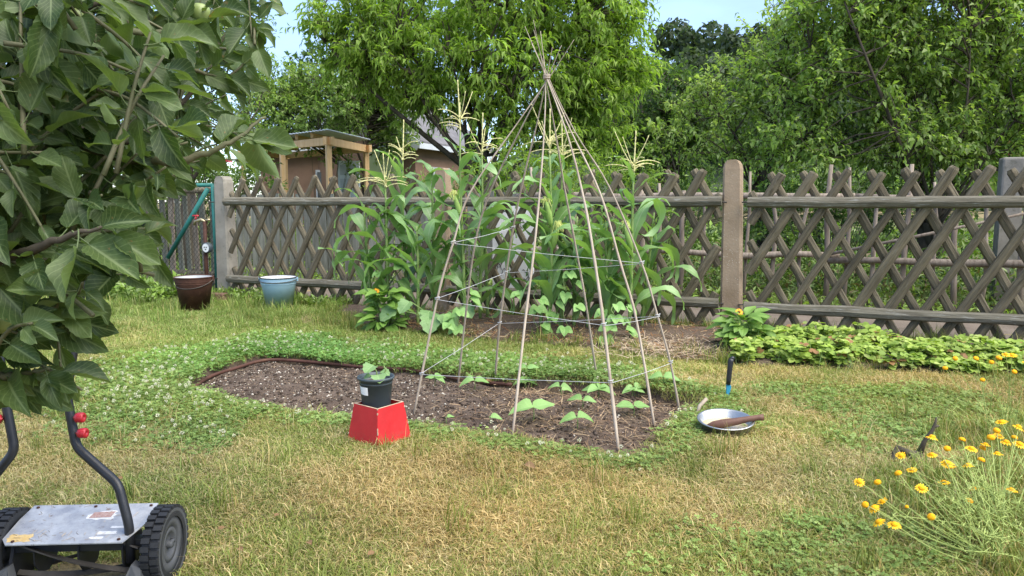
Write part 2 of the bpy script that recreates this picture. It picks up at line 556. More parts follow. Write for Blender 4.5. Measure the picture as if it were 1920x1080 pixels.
# strips lying on the ground: planting border before the fence, dirt path behind it, gardens beyond
def strip(name, front, back, nu, nv, mat, z0, bumpz, label, cat, seed):
    vs = []
    for i in range(nu):
        tt = i / (nu - 1)
        a = np.array([np.interp(tt, np.linspace(0, 1, len(front)), [p[k] for p in front]) for k in (0, 1)])
        b = np.array([np.interp(tt, np.linspace(0, 1, len(back)), [p[k] for p in back]) for k in (0, 1)])
        for j in range(nv):
            s = j / (nv - 1)
            p = a * (1 - s) + b * s
            edge = min(1.0, 4 * s, 4 * (1 - s), 12 * tt, 12 * (1 - tt))
            z = float(hz(p[0], p[1], False)) + z0 + (edge * (0.6 + fbm(p[0] * 6, p[1] * 6, seed)) * bumpz if bumpz else 0)
            vs.append((p[0], p[1], z))
    q = [(i * nv + j, (i + 1) * nv + j, (i + 1) * nv + j + 1, i * nv + j + 1) for i in range(nu - 1) for j in range(nv - 1)]
    o = link(name, np_mesh(name, np.array(vs), np.array(q), mat, smooth=True))
    return setp(o, label, cat, kind='structure')
border_px = [(660, 604), (760, 622), (860, 634), (1000, 645), (1150, 660), (1290, 678), (1380, 690), (1600, 697), (1800, 702), (2200, 716)]
bf = [G(x, y) for x, y in border_px]
U0, U1 = 1.25, 8.2
border = strip('border_soil', [(p.x, p.y) for p in bf], [tuple(FP(u, -0.03)[:2]) for u in np.linspace(U0, U1, 8)], 90, 14, M['soil'], 0.006, 0.035,
               'narrow strip of mulched soil along the lattice fence', 'flower border', 21)
path = strip('dirt_path', [tuple(FP(u, 0.0)[:2]) for u in (-6, 1, 12)], [tuple(FP(u, 1.35)[:2]) for u in (-6, 1, 12)], 60, 6, M['path'], 0.006, 0.0,
             'bare grey dirt path running behind the lattice fence', 'path', 22)
t = NT('garden_ground')
v = t.coords('Object')
n1 = t.noise(v, 0.7, 5, 0.6)
c = t.ramp(n1, [(0.35, (0.06, 0.085, 0.025)), (0.6, (0.11, 0.12, 0.045)), (0.75, (0.13, 0.10, 0.06))])
M['garden'] = t.done(t.bsdf(c, 0.95, 0.1, 0, t.bump(t.noise(v, 40, 4), 1.0, 0.03)))
gp = [tuple(FP(u, 1.35)[:2]) for u in (-14, 0, 16)]
garden = strip('garden_ground', gp, [(-30, 45), (0, 45), (40, 45)], 40, 20, M['garden'], 0.010, 0.0,
               'weedy ground of the neighbouring gardens beyond the path', 'ground', 23)

# ---------------------------------------------------------------- wooded hill far behind
def hill_z(x, y):
    u = (x - 33) / 60.0
    ridge = np.exp(-np.maximum(0, -u) ** 2 * 3.2) * (0.9 + 0.15 * fbm(x * 0.02, y * 0.02, 41))
    s = sstep(75, 150, y)
    return 27.0 * ridge * s
hx = np.linspace(-30, 190, 56); hy = np.linspace(70, 230, 34)
HX, HY = np.meshgrid(hx, hy)
HZ = hill_z(HX, HY) - 0.5
ii = np.arange(HX.size).reshape(HX.shape)
hq = np.stack([ii[:-1, :-1], ii[:-1, 1:], ii[1:, 1:], ii[1:, :-1]], -1).reshape(-1, 4)
M['hill'] = surf('hill_ground', (0.025, 0.04, 0.02), (0.05, 0.065, 0.03), 0.3, 1.0, 0.2, 2)
hill = link('hill', np_mesh('hill', np.stack([HX.ravel(), HY.ravel(), HZ.ravel()], 1), hq, M['hill'], smooth=True))
setp(hill, 'dark wooded hill rising far behind the gardens', 'hill', kind='structure')
LEAF2 = (np.array([[0, 0, 0], [-0.5, 0.5, 0.12], [0.5, 0.5, 0.12], [0, 1, -0.1]], float), np.array([[0, 2, 1], [1, 2, 3]]))
wood = Acc()
rg = np.random.default_rng(5)
nt = 170
tx = rg.uniform(-5, 150, nt); ty = 95 + 70 * rg.random(nt) ** 1.0
for k in range(nt):
    bz = float(hill_z(np.array([tx[k]]), np.array([ty[k]]))[0])
    if tx[k] < 5: continue
    h = rg.uniform(6.0, 9.5); r = h * rg.uniform(0.34, 0.5)
    n = 420
    d = nrm(rg.normal(size=(n, 3)))
    lump = 0.78 + 0.34 * vnoise(d[:, 0] * 2.3 + k, d[:, 1] * 2.3 + d[:, 2] * 1.7, k)
    loc = d * np.array([r, r, h * 0.42]) * lump[:, None] * rg.uniform(0.82, 1.02, (n, 1)) + np.array([tx[k], ty[k], bz + h * 0.55])
    base = np.array([0.045, 0.070, 0.036]) * rg.uniform(0.7, 1.45) + np.array([0.008, 0.004, 0.0]) * rg.random()
    wood.add(*scatter(LEAF2[0], LEAF2[1], loc, frames(nrm(rg.normal(size=(n, 3)) + d * 0.3), d + rg.normal(size=(n, 3)) * 0.3), rg.uniform(0.6, 1.15, n), np.repeat(base[None], n, 0) * rg.uniform(0.75, 1.3, (n, 1))))
o = link('far_wood', wood.mesh('far_wood', M['leaf']))
setp(o, 'dense dark green wood covering the distant hill', 'woods', kind='stuff')
# ================================================================== TREES AND SHRUBS
LEAF4 = (np.array([[0, 0, 0], [-0.5, 0.42, 0.10], [0, 0.45, -0.03], [0.5, 0.42, 0.10], [0, 1, -0.22]], float),
         np.array([[0, 2, 1], [0, 3, 2], [1, 2, 4], [2, 3, 4]]))
def crown_leaves(rg, blobs, Y, dens, leaf_len, leaf_w, cols, droop, twig_len, leaves_per, depth_scale=1.0, tpl=LEAF4, shell=0.5, up=0.35):
    """blobs in photo pixels (cx, cy, rx, ry): clumps -> twigs -> leaves. Returns Acc, twig list, clump centres"""
    acc = Acc()
    k = 1.0 / ppm(Y)
    clumps, twigs = [], []
    for (bx, by, rx, ry) in blobs:
        c = np.array(P(bx, by, Y))
        ax = np.array([rx * k, max(rx, ry) * k * 0.85 * depth_scale, ry * k])
        n = max(3, int(dens * (rx * ry) * k * k * 3.1416))
        d = nrm(rg.normal(size=(n, 3)))
        rr = rg.random(n) ** shell
        pos = c + d * ax * rr[:, None]
        for q in range(n): clumps.append((pos[q], d[q]))
    nc = len(clumps)
    pos = np.array([c[0] for c in clumps]); out = np.array([c[1] for c in clumps])
    pos[:, 2] = np.maximum(pos[:, 2], 0.25)
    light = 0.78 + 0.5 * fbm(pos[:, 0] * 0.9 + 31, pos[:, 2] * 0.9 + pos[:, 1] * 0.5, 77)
    nt = 6
    T0 = np.repeat(pos, nt, 0) + rg.normal(size=(nc * nt, 3)) * twig_len * 0.12
    td = nrm(np.repeat(out, nt, 0) * 0.7 + rg.normal(size=(nc * nt, 3)) * 0.8 + np.array([0, 0, up]))
    tl = twig_len * rg.uniform(0.55, 1.2, nc * nt)
    tli = np.repeat(light, nt)
    L = leaves_per
    s = (np.arange(L) + 0.5) / L
    base = T0[:, None, :] + td[:, None, :] * (tl[:, None, None] * s[None, :, None])
    base[:, :, 2] -= (droop * 0.35 * tl[:, None] * s[None] ** 2)
    rnd = rg.normal(size=base.shape)
    ld = nrm(td[:, None, :] * 0.55 + rnd * 0.62 + np.array([0, 0, -droop])[None, None])
    upv = nrm(np.array([0, 0, 1.0]) + rg.normal(size=base.shape) * 0.38)
    n = base.shape[0] * L
    base = base.reshape(-1, 3); ld = ld.reshape(-1, 3); upv = upv.reshape(-1, 3)
    ci = rg.integers(0, len(cols), n)
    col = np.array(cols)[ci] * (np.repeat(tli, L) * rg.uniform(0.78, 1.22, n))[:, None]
    ln = leaf_len * rg.uniform(0.45, 1.3, n)
    sc = np.stack([ln * leaf_w * rg.uniform(0.8, 1.15, n), ln, ln], 1)
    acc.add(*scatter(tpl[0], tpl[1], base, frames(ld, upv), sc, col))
    ends = T0 + td * tl[:, None]
    return acc, pos, (T0, ends)

def tree(name, label, cat, base, Y, blobs, trunk_r, fork, cols, leaf_len, leaf_w, dens, droop=0.4, twig_len=0.4, leaves_per=9, seed=1, stems=1,
         group=None, depth_scale=1.0, tpl=LEAF4, shell=0.5, nlimbs=8, up=0.35, bark='bark'):
    rg = np.random.default_rng(seed)
    base = Vector(base)
    root = thing(name, label, cat, base, 0, group)
    acc, pos, tw = crown_leaves(rg, blobs, Y, dens, leaf_len, leaf_w, cols, droop, twig_len, leaves_per, depth_scale, tpl, shell, up)
    off = np.array(base)
    acc.V = [v - off for v in acc.V]
    m = MB()
    order = rg.permutation(len(pos))
    limb_pts = []
    hub = base + Vector((0, 0, fork))
    for s in range(stems):
        a = Vector((rg.uniform(-0.5, 0.5), rg.uniform(-0.3, 0.3), 0)) * trunk_r * (3 if stems > 1 else 0.3)
        top = hub + Vector((rg.uniform(-1, 1) * 0.5 * (stems > 1) * fork * 0.5, rg.uniform(-0.2, 0.2), rg.uniform(-0.1, 0.15) * fork))
        mid = (base + a + top) / 2 + Vector((rg.uniform(-1, 1), rg.uniform(-1, 1), 0)) * trunk_r
        pts = spline([base + a - Vector((0, 0, 0.08)), mid, top], 5)
        m.tube([p - base for p in pts], lerp_list([trunk_r * 1.2, trunk_r, trunk_r * 0.75], len(pts)), 9)
        for j in range(nlimbs):
            tgt = Vector(pos[order[(s * nlimbs + j) % len(pos)]])
            st = pts[-1 - (j % 3)]
            mm = (st + tgt) / 2 + Vector((rg.uniform(-1, 1), rg.uniform(-1, 1), rg.uniform(0.0, 0.8))) * (tgt - st).length * 0.12
            lp = spline([st, mm, tgt], 6)
            r0 = trunk_r * rg.uniform(0.24, 0.42)
            m.tube([p - base for p in lp], lerp_list([r0, r0 * 0.55, r0 * 0.2], len(lp)), 6)
            limb_pts += lp
    LP = np.array([tuple(p) for p in limb_pts])
    for q in range(len(pos)):
        dd = np.linalg.norm(LP - pos[q] - np.array([0, 0, -0.15]), axis=1)
        a = Vector(LP[int(dd.argmin())]); b = Vector(pos[q])
        mm = (a + b) / 2 + Vector((rg.uniform(-1, 1), rg.uniform(-1, 1), rg.uniform(-1, 1))) * 0.1 * (b - a).length
        m.tube([a - base, mm - base, b - base], [0.016 * trunk_r / 0.1, 0.011 * trunk_r / 0.1, 0.006], 4, False)
    sel = np.arange(0, len(tw[0]), 2)
    for q in sel:
        m.tube([Vector(tw[0][q]) - base, Vector(tw[1][q]) - base], [0.006, 0.002], 3, False)
    m.build('trunk', M[bark], root, smooth=True)
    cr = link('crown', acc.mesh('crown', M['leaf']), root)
    return root

def ground_at(px, Y):
    p = P(px, 400, Y)
    return (p.x, p.y, 0.0)
BRIGHT = [(0.20, 0.31, 0.050), (0.25, 0.37, 0.07), (0.165, 0.26, 0.045), (0.29, 0.39, 0.10)]
MIDG = [(0.165, 0.25, 0.065), (0.21, 0.30, 0.09), (0.13, 0.205, 0.055), (0.26, 0.33, 0.14)]
PALE = [(0.23, 0.32, 0.085), (0.29, 0.38, 0.12), (0.19, 0.275, 0.07), (0.35, 0.42, 0.18)]
DARK = [(0.07, 0.125, 0.038), (0.09, 0.15, 0.045), (0.055, 0.10, 0.032)]

tree('peach_tree', 'large bright green tree with long drooping leaves behind the corn', 'tree', ground_at(905, 12), 12,
     [(780, 80, 150, 110), (1060, 70, 150, 120), (930, 140, 180, 110), (690, 50, 100, 90), (1120, 150, 85, 90), (1060, 235, 120, 50),
      (860, 165, 110, 45), (930, -30, 260, 90), (1115, 25, 80, 80), (700, 115, 90, 60), (1130, 255, 75, 40), (1000, 235, 90, 40), (1160, 110, 60, 60)],
     0.13, 1.5, BRIGHT, 0.125, 0.29, 21, droop=0.75, twig_len=0.42, leaves_per=15, seed=21, stems=3, nlimbs=7, shell=0.45)
tree('apple_tree', 'grey green apple tree above the timber pergola', 'tree', ground_at(690, 15.5), 15.5,
     [(600, 190, 110, 55), (700, 215, 70, 70), (545, 160, 70, 45), (735, 185, 50, 55), (650, 160, 90, 45), (735, 250, 35, 40), (510, 200, 70, 60), (560, 235, 70, 40)],
     0.10, 1.4, MIDG, 0.085, 0.54, 34, droop=0.2, twig_len=0.35, leaves_per=12, seed=22, nlimbs=9)
tree('leafy_tree', 'dark fine leaved tree behind the foreground apple branches', 'tree', ground_at(360, 10.5), 10.5,
     [(400, 50, 110, 80), (250, 140, 200, 110), (440, 130, 70, 80), (90, 40, 200, 110), (340, 230, 140, 60), (150, 260, 150, 60), (470, 220, 60, 60), (440, 30, 60, 60)],
     0.09, 1.2, MIDG, 0.075, 0.5, 15, droop=0.25, twig_len=0.38, leaves_per=11, seed=23, nlimbs=9)
tree('distant_tree', 'small dark tree against the sky beside the peach tree crown', 'tree', ground_at(598, 34), 34,
     [(602, 105, 42, 38), (572, 118, 24, 26), (630, 130, 40, 30), (590, 160, 60, 40)], 0.25, 3.0, DARK, 0.26, 0.6, 2.0, droop=0.2, twig_len=0.9, leaves_per=10, seed=24, tpl=LEAF2)
tree('distant_tree', 'dark tree between the peach tree and the wooded hill', 'tree', ground_at(1200, 30), 30,
     [(1198, 92, 26, 36), (1185, 140, 40, 40), (1225, 150, 40, 30)], 0.22, 3.0, DARK, 0.24, 0.6, 2.2, droop=0.2, twig_len=0.8, leaves_per=10, seed=25, tpl=LEAF2)
tree('walnut_tree', 'deep green tree behind the lattice fence between peach and apple tree', 'tree', ground_at(1240, 16), 16,
     [(1250, 205, 80, 70), (1205, 245, 60, 60), (1310, 245, 70, 60), (1260, 290, 100, 50), (1180, 290, 60, 40)], 0.15, 1.3, DARK + [(0.11, 0.18, 0.06), (0.13, 0.20, 0.07)], 0.115, 0.5, 22,
     droop=0.35, twig_len=0.42, leaves_per=11, seed=26, nlimbs=8)
tree('sapling', 'slender pale leaved sapling just beyond the path fence', 'tree', ground_at(1268, 9.8), 9.8,
     [(1258, 245, 40, 38), (1288, 222, 28, 30), (1240, 280, 25, 25), (1290, 285, 25, 25)], 0.028, 1.15, PALE, 0.06, 0.5, 34, droop=0.1, twig_len=0.2, leaves_per=9, seed=27, nlimbs=4)
tree('pear_tree', 'pale green open crowned tree rising over the concrete post', 'tree', ground_at(1440, 9.6), 9.6,
     [(1410, 150, 60, 50), (1340, 225, 55, 65), (1440, 230, 85, 75), (1385, 275, 70, 40), (1470, 60, 60, 75), (1545, 35, 80, 60), (1480, 150, 90, 60), (1325, 165, 22, 25), (1560, 110, 90, 80)],
     0.06, 1.3, PALE, 0.068, 0.55, 30, droop=0.25, twig_len=0.33, leaves_per=11, seed=28, stems=2, nlimbs=8, shell=0.6)
tree('elder_bush', 'huge dark green elder bush hanging over the right fence panel', 'bush', ground_at(1760, 8.6), 8.6,
     [(1600, 110, 150, 110), (1760, 70, 170, 140), (1850, 220, 120, 110), (1660, 245, 150, 80), (1520, 215, 80, 70), (1690, -30, 200, 80), (1890, 30, 110, 120), (1760, 290, 150, 50), (1960, 180, 120, 180), (1560, 290, 90, 40), (1480, 290, 60, 45), (1600, 0, 140, 80)],
     0.075, 0.8, [(0.185, 0.28, 0.07), (0.24, 0.345, 0.09), (0.145, 0.23, 0.058), (0.30, 0.38, 0.14)], 0.074, 0.5, 36, droop=0.4, twig_len=0.34, leaves_per=12, seed=29, stems=4, nlimbs=4, shell=0.55)

# low shrubs and tall herbs in the gardens beyond the path
def shrub(name, label, px, Y, blobs, cols, leaf_len, leaf_w, dens, seed, droop=0.1, twig=0.25, flowers=None, up=0.6):
    base = Vector(ground_at(px, Y))
    rg = np.random.default_rng(seed)
    root = thing(name, label, 'bush', base)
    acc, pos, tw = crown_leaves(rg, blobs, Y, dens, leaf_len, leaf_w, cols, droop, twig, 9, 1.0, LEAF4, 0.6, up)
    acc.V = [v - np.array(base) for v in acc.V]
    m = MB()
    for q in range(0, len(pos)):
        b = Vector(pos[q]) - base
        a = Vector((b.x * 0.35, b.y * 0.35, 0))
        m.tube([a, (a + b) / 2 + Vector((0, 0, 0.05)), b], [0.010, 0.007, 0.003], 4, False)
    m.build('stem', M['twig'], root)
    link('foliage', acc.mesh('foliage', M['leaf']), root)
    if flowers:
        for (fx, fy, r) in flowers:
            p = P(fx, fy, Y - 0.25) - base
            f = MB()
            for a in range(3):
                for b in range(7):
                    th = b * 0.9 + a
                    e = 0.3 + a * 0.45
                    d = Vector((math.cos(th) * math.cos(e), math.sin(th) * math.cos(e), math.sin(e)))
                    x = d.cross(Vector((0, 0, 1))).normalized() * r * 0.55
                    c = p + d * r * (0.9 - a * 0.2)
                    y = d.cross(x).normalized() * r * 0.5
                    f.add([c - x - y, c + x - y, c + x * 0.8 + y + d * r * 0.3, c - x * 0.8 + y + d * r * 0.3], [(0, 1, 2, 3)])
            f.build('flower', M['rosered'], root)
    return root
M['rosered'] = surf('rose_petal', (0.55, 0.03, 0.06), (0.68, 0.10, 0.14), 10, 0.6, 0.1, 20)
LIME = [(0.18, 0.29, 0.045), (0.22, 0.33, 0.065), (0.14, 0.23, 0.04), (0.26, 0.34, 0.10)]
shrub('currant_bush', 'lush light green bush behind the tall corn tassels', 1000, 10.5, [(1000, 320, 80, 50), (940, 300, 55, 45), (1060, 330, 60, 45), (960, 370, 80, 50)], LIME, 0.07, 0.4, 24, 41)
shrub('currant_bush', 'yellow green bush behind the pale leaning stick', 1130, 10.2, [(1120, 330, 60, 40), (1170, 350, 55, 45), (1190, 310, 40, 40), (1140, 390, 80, 50)], LIME + PALE, 0.06, 0.45, 24, 42)
shrub('herb_bush', 'grey green weedy bush below the sapling beyond the path', 1260, 9.6, [(1230, 360, 60, 45), (1290, 380, 60, 45), (1330, 350, 40, 40), (1260, 440, 100, 50)], MIDG + PALE, 0.06, 0.35, 22, 43)
shrub('herb_bush', 'small leafy bush in front of the brown garden house', 780, 11.5, [(790, 360, 60, 40), (730, 370, 50, 40), (840, 370, 50, 50), (700, 420, 80, 40)], MIDG + PALE, 0.06, 0.4, 22, 44)
shrub('climbing_vine', 'thin vine sprays hanging in the timber pergola', 600, 14.5, [(600, 290, 26, 26), (640, 270, 30, 18), (655, 300, 16, 30)], MIDG, 0.08, 0.6, 14, 45)
shrub('rose_bush', 'leafy bush with red roses left of the pergola', 415, 11.5, [(400, 310, 60, 40), (450, 320, 30, 30), (350, 320, 60, 40)], MIDG, 0.06, 0.5, 20, 46, flowers=[(428, 303, 0.045), (410, 316, 0.03), (388, 300, 0.03)])
shrub('herb_bush', 'dark leafy undergrowth behind the right fence panel', 1560, 8.9, [(1500, 420, 110, 60), (1620, 430, 110, 60), (1720, 420, 110, 70), (1420, 420, 70, 60), (1560, 360, 160, 40)], DARK + MIDG, 0.07, 0.5, 20, 47)
shrub('rose_bush', 'pink flowered shrub at the edge behind the elder bush', 1905, 10.0, [(1900, 290, 40, 40), (1950, 300, 60, 50)], PALE, 0.06, 0.5, 18, 48, flowers=[(1898, 268, 0.05), (1908, 285, 0.06), (1893, 292, 0.05)])

shrub('hedge', 'dark hedge behind the wire gate left of the pergola', 300, 11.8, [(-60, 330, 90, 60), (60, 320, 90, 60), (180, 330, 90, 60), (290, 320, 80, 60), (390, 345, 80, 50), (470, 345, 50, 45), (100, 400, 160, 40), (320, 400, 160, 40)], MIDG + DARK, 0.07, 0.5, 26, 55)
shrub('hedge', 'long dark hedge closing off the gardens far behind the fence', 1000, 21.0, [(x_, 355, 70, 42) for x_ in range(380, 2100, 95)], DARK + MIDG, 0.13, 0.55, 9, 56, twig=0.45)
# ground vegetation of the gardens behind the path
def undergrowth(name, label, u0, u1, o0, o1, n, hmax, cols, seed, leaf=0.07, lw=0.35):
    rg = np.random.default_rng(seed)
    u = rg.uniform(u0, u1, n); of = rg.uniform(o0, o1, n)
    pt = np.array([[FL.x, FL.y, 0]]) + u[:, None] * np.array([FD]) + of[:, None] * np.array([FN])
    hh = hmax * (0.25 + 0.75 * fbm(u * 1.7, of * 1.7, seed)) * rg.random(n)
    pt[:, 2] = 0.012 + hh
    ld = nrm(rg.normal(size=(n, 3)) * 0.7 + np.array([0, 0, 0.55]))
    ln = leaf * rg.uniform(0.6, 1.4, n)
    col = np.array(cols)[rg.integers(0, len(cols), n)] * rg.uniform(0.7, 1.25, (n, 1))
    a = Acc()
    a.add(*scatter(LEAF4[0], LEAF4[1], pt, frames(ld, nrm(np.array([0, 0, 1.0]) + rg.normal(size=(n, 3)) * 0.4)), np.stack([ln * lw, ln, ln], 1), col))
    o = link(name, a.mesh(name, M['herb']))
    return setp(o, label, 'undergrowth', kind='stuff')
undergrowth('undergrowth', 'low weeds and herbs growing beyond the dirt path', 1.6, 9.5, 1.5, 3.2, 16000, 0.7, DARK + MIDG + [(0.16, 0.13, 0.07)], 51)
undergrowth('undergrowth', 'sparse weeds along the far edge of the dirt path', -4, 10, 1.05, 1.5, 3500, 0.22, MIDG + LIME, 52, 0.06)
undergrowth('undergrowth', 'overgrown beds between the plank fence and pergola', -5, 3, 1.8, 5.0, 9000, 0.8, MIDG + PALE, 53, 0.08)
undergrowth('undergrowth', 'thick vegetation at the foot of the background trees', -6, 14, 3.2, 9.0, 20000, 0.9, MIDG + DARK + LIME, 54, 0.10, 0.5)
# ================================================================== FENCES, POSTS AND BUILDINGS
# --- lattice ("hunter") fence: one unit picket, scaled along its length
def picket_mesh(seed):
    rg = random.Random(seed)
    m = MB()
    w, dpt = 0.0325, 0.026
    prof = [(-w, 0.0), (-w * 0.78, -dpt * 0.62), (0, -dpt), (w * 0.78, -dpt * 0.62), (w, 0.0)]
    zs = [0, 0.34, 0.68, 0.985, 1.0]
    vs = []
    for i, z in enumerate(zs):
        ox, oy = rg.uniform(-0.004, 0.004), rg.uniform(-0.003, 0.003)
        k = 1.0 if i < 4 else 0.72
        for (x, y) in prof: vs.append((x * k * rg.uniform(0.94, 1.06) + ox, y * k + oy, z))
    fs = []
    for i in range(len(zs) - 1):
        for j in range(5):
            a, b = i * 5 + j, i * 5 + (j + 1) % 5
            fs.append((a, b, b + 5, a + 5))
    fs.append((4, 3, 2, 1, 0)); n = (len(zs) - 1) * 5
    fs.append((n, n + 1, n + 2, n + 3, n + 4))
    m.add(vs, fs)
    return m.mesh('picket', M['fence'])
PICK = [picket_mesh(k) for k in range(4)]
def rail_mesh(L, seed):
    rg = random.Random(seed)
    m = MB()
    n, k = 14, 8
    vs, fs = [], []
    for i in range(n + 1):
        r = 0.041 * rg.uniform(0.94, 1.06)
        oz = rg.uniform(-0.004, 0.004)
        for j in range(k):
            a = 2 * math.pi * j / k
            y = math.sin(a) * r
            vs.append((math.cos(a) * r + oz, min(y, 0.006) if y > 0 else y, i / n * L))
    for i in range(n):
        for j in range(k):
            j2 = (j + 1) % k
            fs.append((i * k + j, i * k + j2, (i + 1) * k + j2, (i + 1) * k + j))
    fs.append(tuple(range(k - 1, -1, -1))); fs.append(tuple(n * k + j for j in range(k)))
    m.add(vs, fs)
    return m.mesh('rail', M['rail'])
FANG = math.atan2(FD.y, FD.x)
def fence_panel(u0, L, label, seed, ztop=1.235, zbot=0.015, rails=(0.205, 0.995)):
    rg = random.Random(seed)
    base = FP(u0)
    root = thing('lattice_fence', label, 'fence', base, FANG, 'panels of the wooden lattice fence')
    run, sp, Hh = 0.70, 0.222, ztop - zbot
    for layer, sgn, yoff in ((0, 1, -0.045), (1, -1, -0.010)):
        u = -run + sp * (0.05 if layer else 0.1)
        while u < L + run:
            a = Vector((u, zbot + rg.uniform(-0.012, 0.012))); b = Vector((u + run * sgn, ztop + rg.uniform(-0.02, 0.015)))
            # clip at the panel ends
            def cut(p, q):
                for lim in (0.03, L - 0.03):
                    if (p.x - lim) * (q.x - lim) < 0:
                        t_ = (lim - p.x) / (q.x - p.x)
                        c_ = p + (q - p) * t_
                        if (p.x < 0.03 or p.x > L - 0.03): p = c_
                        else: q = c_
                return p, q
            p, q = cut(a.copy(), b.copy())
            mid = (p + q) / 2
            if 0.02 < mid.x < L - 0.02 and (q - p).length > 0.14:
                d = q - p
                ang = math.atan2(d.x, d.y)
                o = link('picket', PICK[rg.randrange(4)], root, (p.x, yoff + rg.uniform(-0.003, 0.003), p.y), (Matrix.Rotation(ang + rg.uniform(-0.006, 0.006), 3, 'Y') @ Matrix.Rotation(rg.uniform(-0.15, 0.15), 3, 'Z')).to_euler(), (rg.uniform(0.85, 1.15), 1, d.length))
            u += sp * rg.uniform(0.97, 1.03)
    for z in rails:
        link('rail', rail_mesh(L - 0.02, seed + int(z * 10)), root, (0.01, -0.072, z + 0.005), (0, math.pi / 2, 0))
    return root
half = FLEN / 2
fence_panel(0.09, half - 0.15, 'grey wooden lattice fence panel between the water tap post and the corn', 61)
fence_panel(half + 0.07, half - 0.15, 'grey wooden lattice fence panel behind the corn, left of the pebbly post', 62)
fence_panel(FLEN + 0.09, half - 0.1, 'grey wooden lattice fence panel above the strawberry bed', 63, ztop=1.225, rails=(0.19, 0.99))
fence_panel(FLEN + half + 0.08, half - 0.1, 'continuing lattice fence panel beyond the edge of the strawberry bed', 64)

t = NT('washed_concrete')
v = t.coords('Object')
vo = t.n('TexVoronoi'); vo.inputs['Scale'].default_value = 75; t.l(v, vo.inputs['Vector'])
spk = t.ramp(vo.outputs['Distance'], [(0.14, 1.0), (0.24, 0.0)])
msk = t.ramp(t.noise(v, 9, 3), [(0.45, 0.0), (0.62, 1.0)])
base_c = t.ramp(t.noise(v, 5, 5), [(0.3, (0.235, 0.17, 0.11)), (0.7, (0.35, 0.265, 0.185))])
c = t.mix(t.math('MULTIPLY', spk, msk), base_c, (0.58, 0.52, 0.44))
M['concrete'] = t.done(t.bsdf(c, 0.9, 0.2, 0, t.bump(t.noise(v, 60, 4), 0.5, 0.006)))
M['greyconcrete'] = surf('grey_concrete', (0.19, 0.172, 0.14), (0.31, 0.285, 0.24), 5, 0.9, 0.4, 40, c3=(0.16, 0.15, 0.11))
M['darkconcrete'] = surf('stained_concrete', (0.13, 0.12, 0.10), (0.25, 0.235, 0.205), 5, 0.9, 0.5, 40, c3=(0.10, 0.10, 0.075))
def post(u, off, label, mat, w=0.15, h=1.33, lean=0.0, d=0.13):
    p = FP(u, off)
    root = thing('concrete_post', label, 'fence post', p, FANG, None)
    m = MB()
    b = 0.016
    ring = [(-w / 2 + b, -d / 2), (w / 2 - b, -d / 2), (w / 2, -d / 2 + b), (w / 2, d / 2 - b), (w / 2 - b, d / 2), (-w / 2 + b, d / 2), (-w / 2, d / 2 - b), (-w / 2, -d / 2 + b)]
    vs = []
    prof = [(-0.1, 1.12), (0.2, 1.08), (h - 0.07, 0.94), (h - 0.035, 0.86), (h - 0.008, 0.62), (h, 0.3)]
    for z, k in prof:
        for x, y in ring: vs.append((x * k + lean * z, y * (k if z < h - 0.06 else max(k, 0.9)), z))
    fs = []
    for i in range(len(prof) - 1):
        for j in range(8): fs.append((i * 8 + j, i * 8 + (j + 1) % 8, (i + 1) * 8 + (j + 1) % 8, (i + 1) * 8 + j))
    fs.append(tuple((len(prof) - 1) * 8 + j for j in range(8)))
    m.add(vs, fs)
    m.build('shaft', mat, root)
    k = MB()
    for z in (0.205, 0.995):
        k.tube([(w / 2 - 0.02, -d / 2 - 0.012, z), (w / 2 + 0.05, -d / 2 - 0.014, z)], 0.006, 6)
        k.tube([(-w / 2 + 0.02, -d / 2 - 0.012, z), (-w / 2 - 0.05, -d / 2 - 0.014, z)], 0.006, 6)
    k.build('bracket', M['darkwire'], root)
    return root
post(0.0, 0.03, 'grey concrete post beside the water tap and brown bucket', M['greyconcrete'], 0.16, 1.26, d=0.15)
post(half, 0.03, 'concrete post half hidden behind the corn leaves', M['concrete'], 0.14, 1.30)
post(FLEN, 0.03, 'tan pebble speckled concrete post near the strawberry bed', M['concrete'], 0.15, 1.32, -0.02)

# bricks at the foot of the tap post
for k, (px, py, w, lab) in enumerate(((450, 553, 0.24, 'dark mossy brick at the foot of the tap post'), (408, 566, 0.22, 'brown brick lying between brown bucket and tap post'))):
    p = G(px, py)
    root = thing('brick', lab, 'brick', (p.x, p.y, 0), FANG + 0.1 * k)
    m = MB(); m.box((0, 0, 0.04), (w, 0.12, 0.10)); ob = m.build('block', M['brick'], root)
    bv = ob.modifiers.new('soft', 'BEVEL'); bv.width = 0.008; bv.segments = 2

# --- rustic stick fence on the far side of the path
rg = random.Random(9)
root = thing('stick_fence', 'rustic fence of peeled poles and sticks beyond the dirt path', 'fence', FP(2.9, 1.5), FANG)
for z, u0, u1 in ((1.06, -0.2, 3.1), (0.50, -0.2, 3.0), (1.03, 3.0, 6.6), (0.47, 2.9, 6.6)):
    n = 9
    pts = [(u0 + (u1 - u0) * i / (n - 1), -0.05 + rg.uniform(-0.01, 0.01), z + rg.uniform(-0.02, 0.02)) for i in range(n)]
    m = MB(); m.tube(pts, [0.034 * rg.uniform(0.85, 1.1) for _ in pts], 7)
    m.build('rail', M['stick'], root, True)
for k in range(30):
    u = 0.0 + k * 0.22 + rg.uniform(-0.05, 0.05)
    h = rg.uniform(0.95, 1.38)
    r = rg.uniform(0.016, 0.03)
    pts = [(u + rg.uniform(-0.02, 0.02) + (z * rg.uniform(-0.03, 0.03)), 0.0, z * h) for z in (-0.02, 0.35, 0.7, 1.0)]
    m = MB(); m.tube(pts, [r, r, r * 0.9, r * 0.7], 6)
    m.build('stick', M['stick'], root, True)
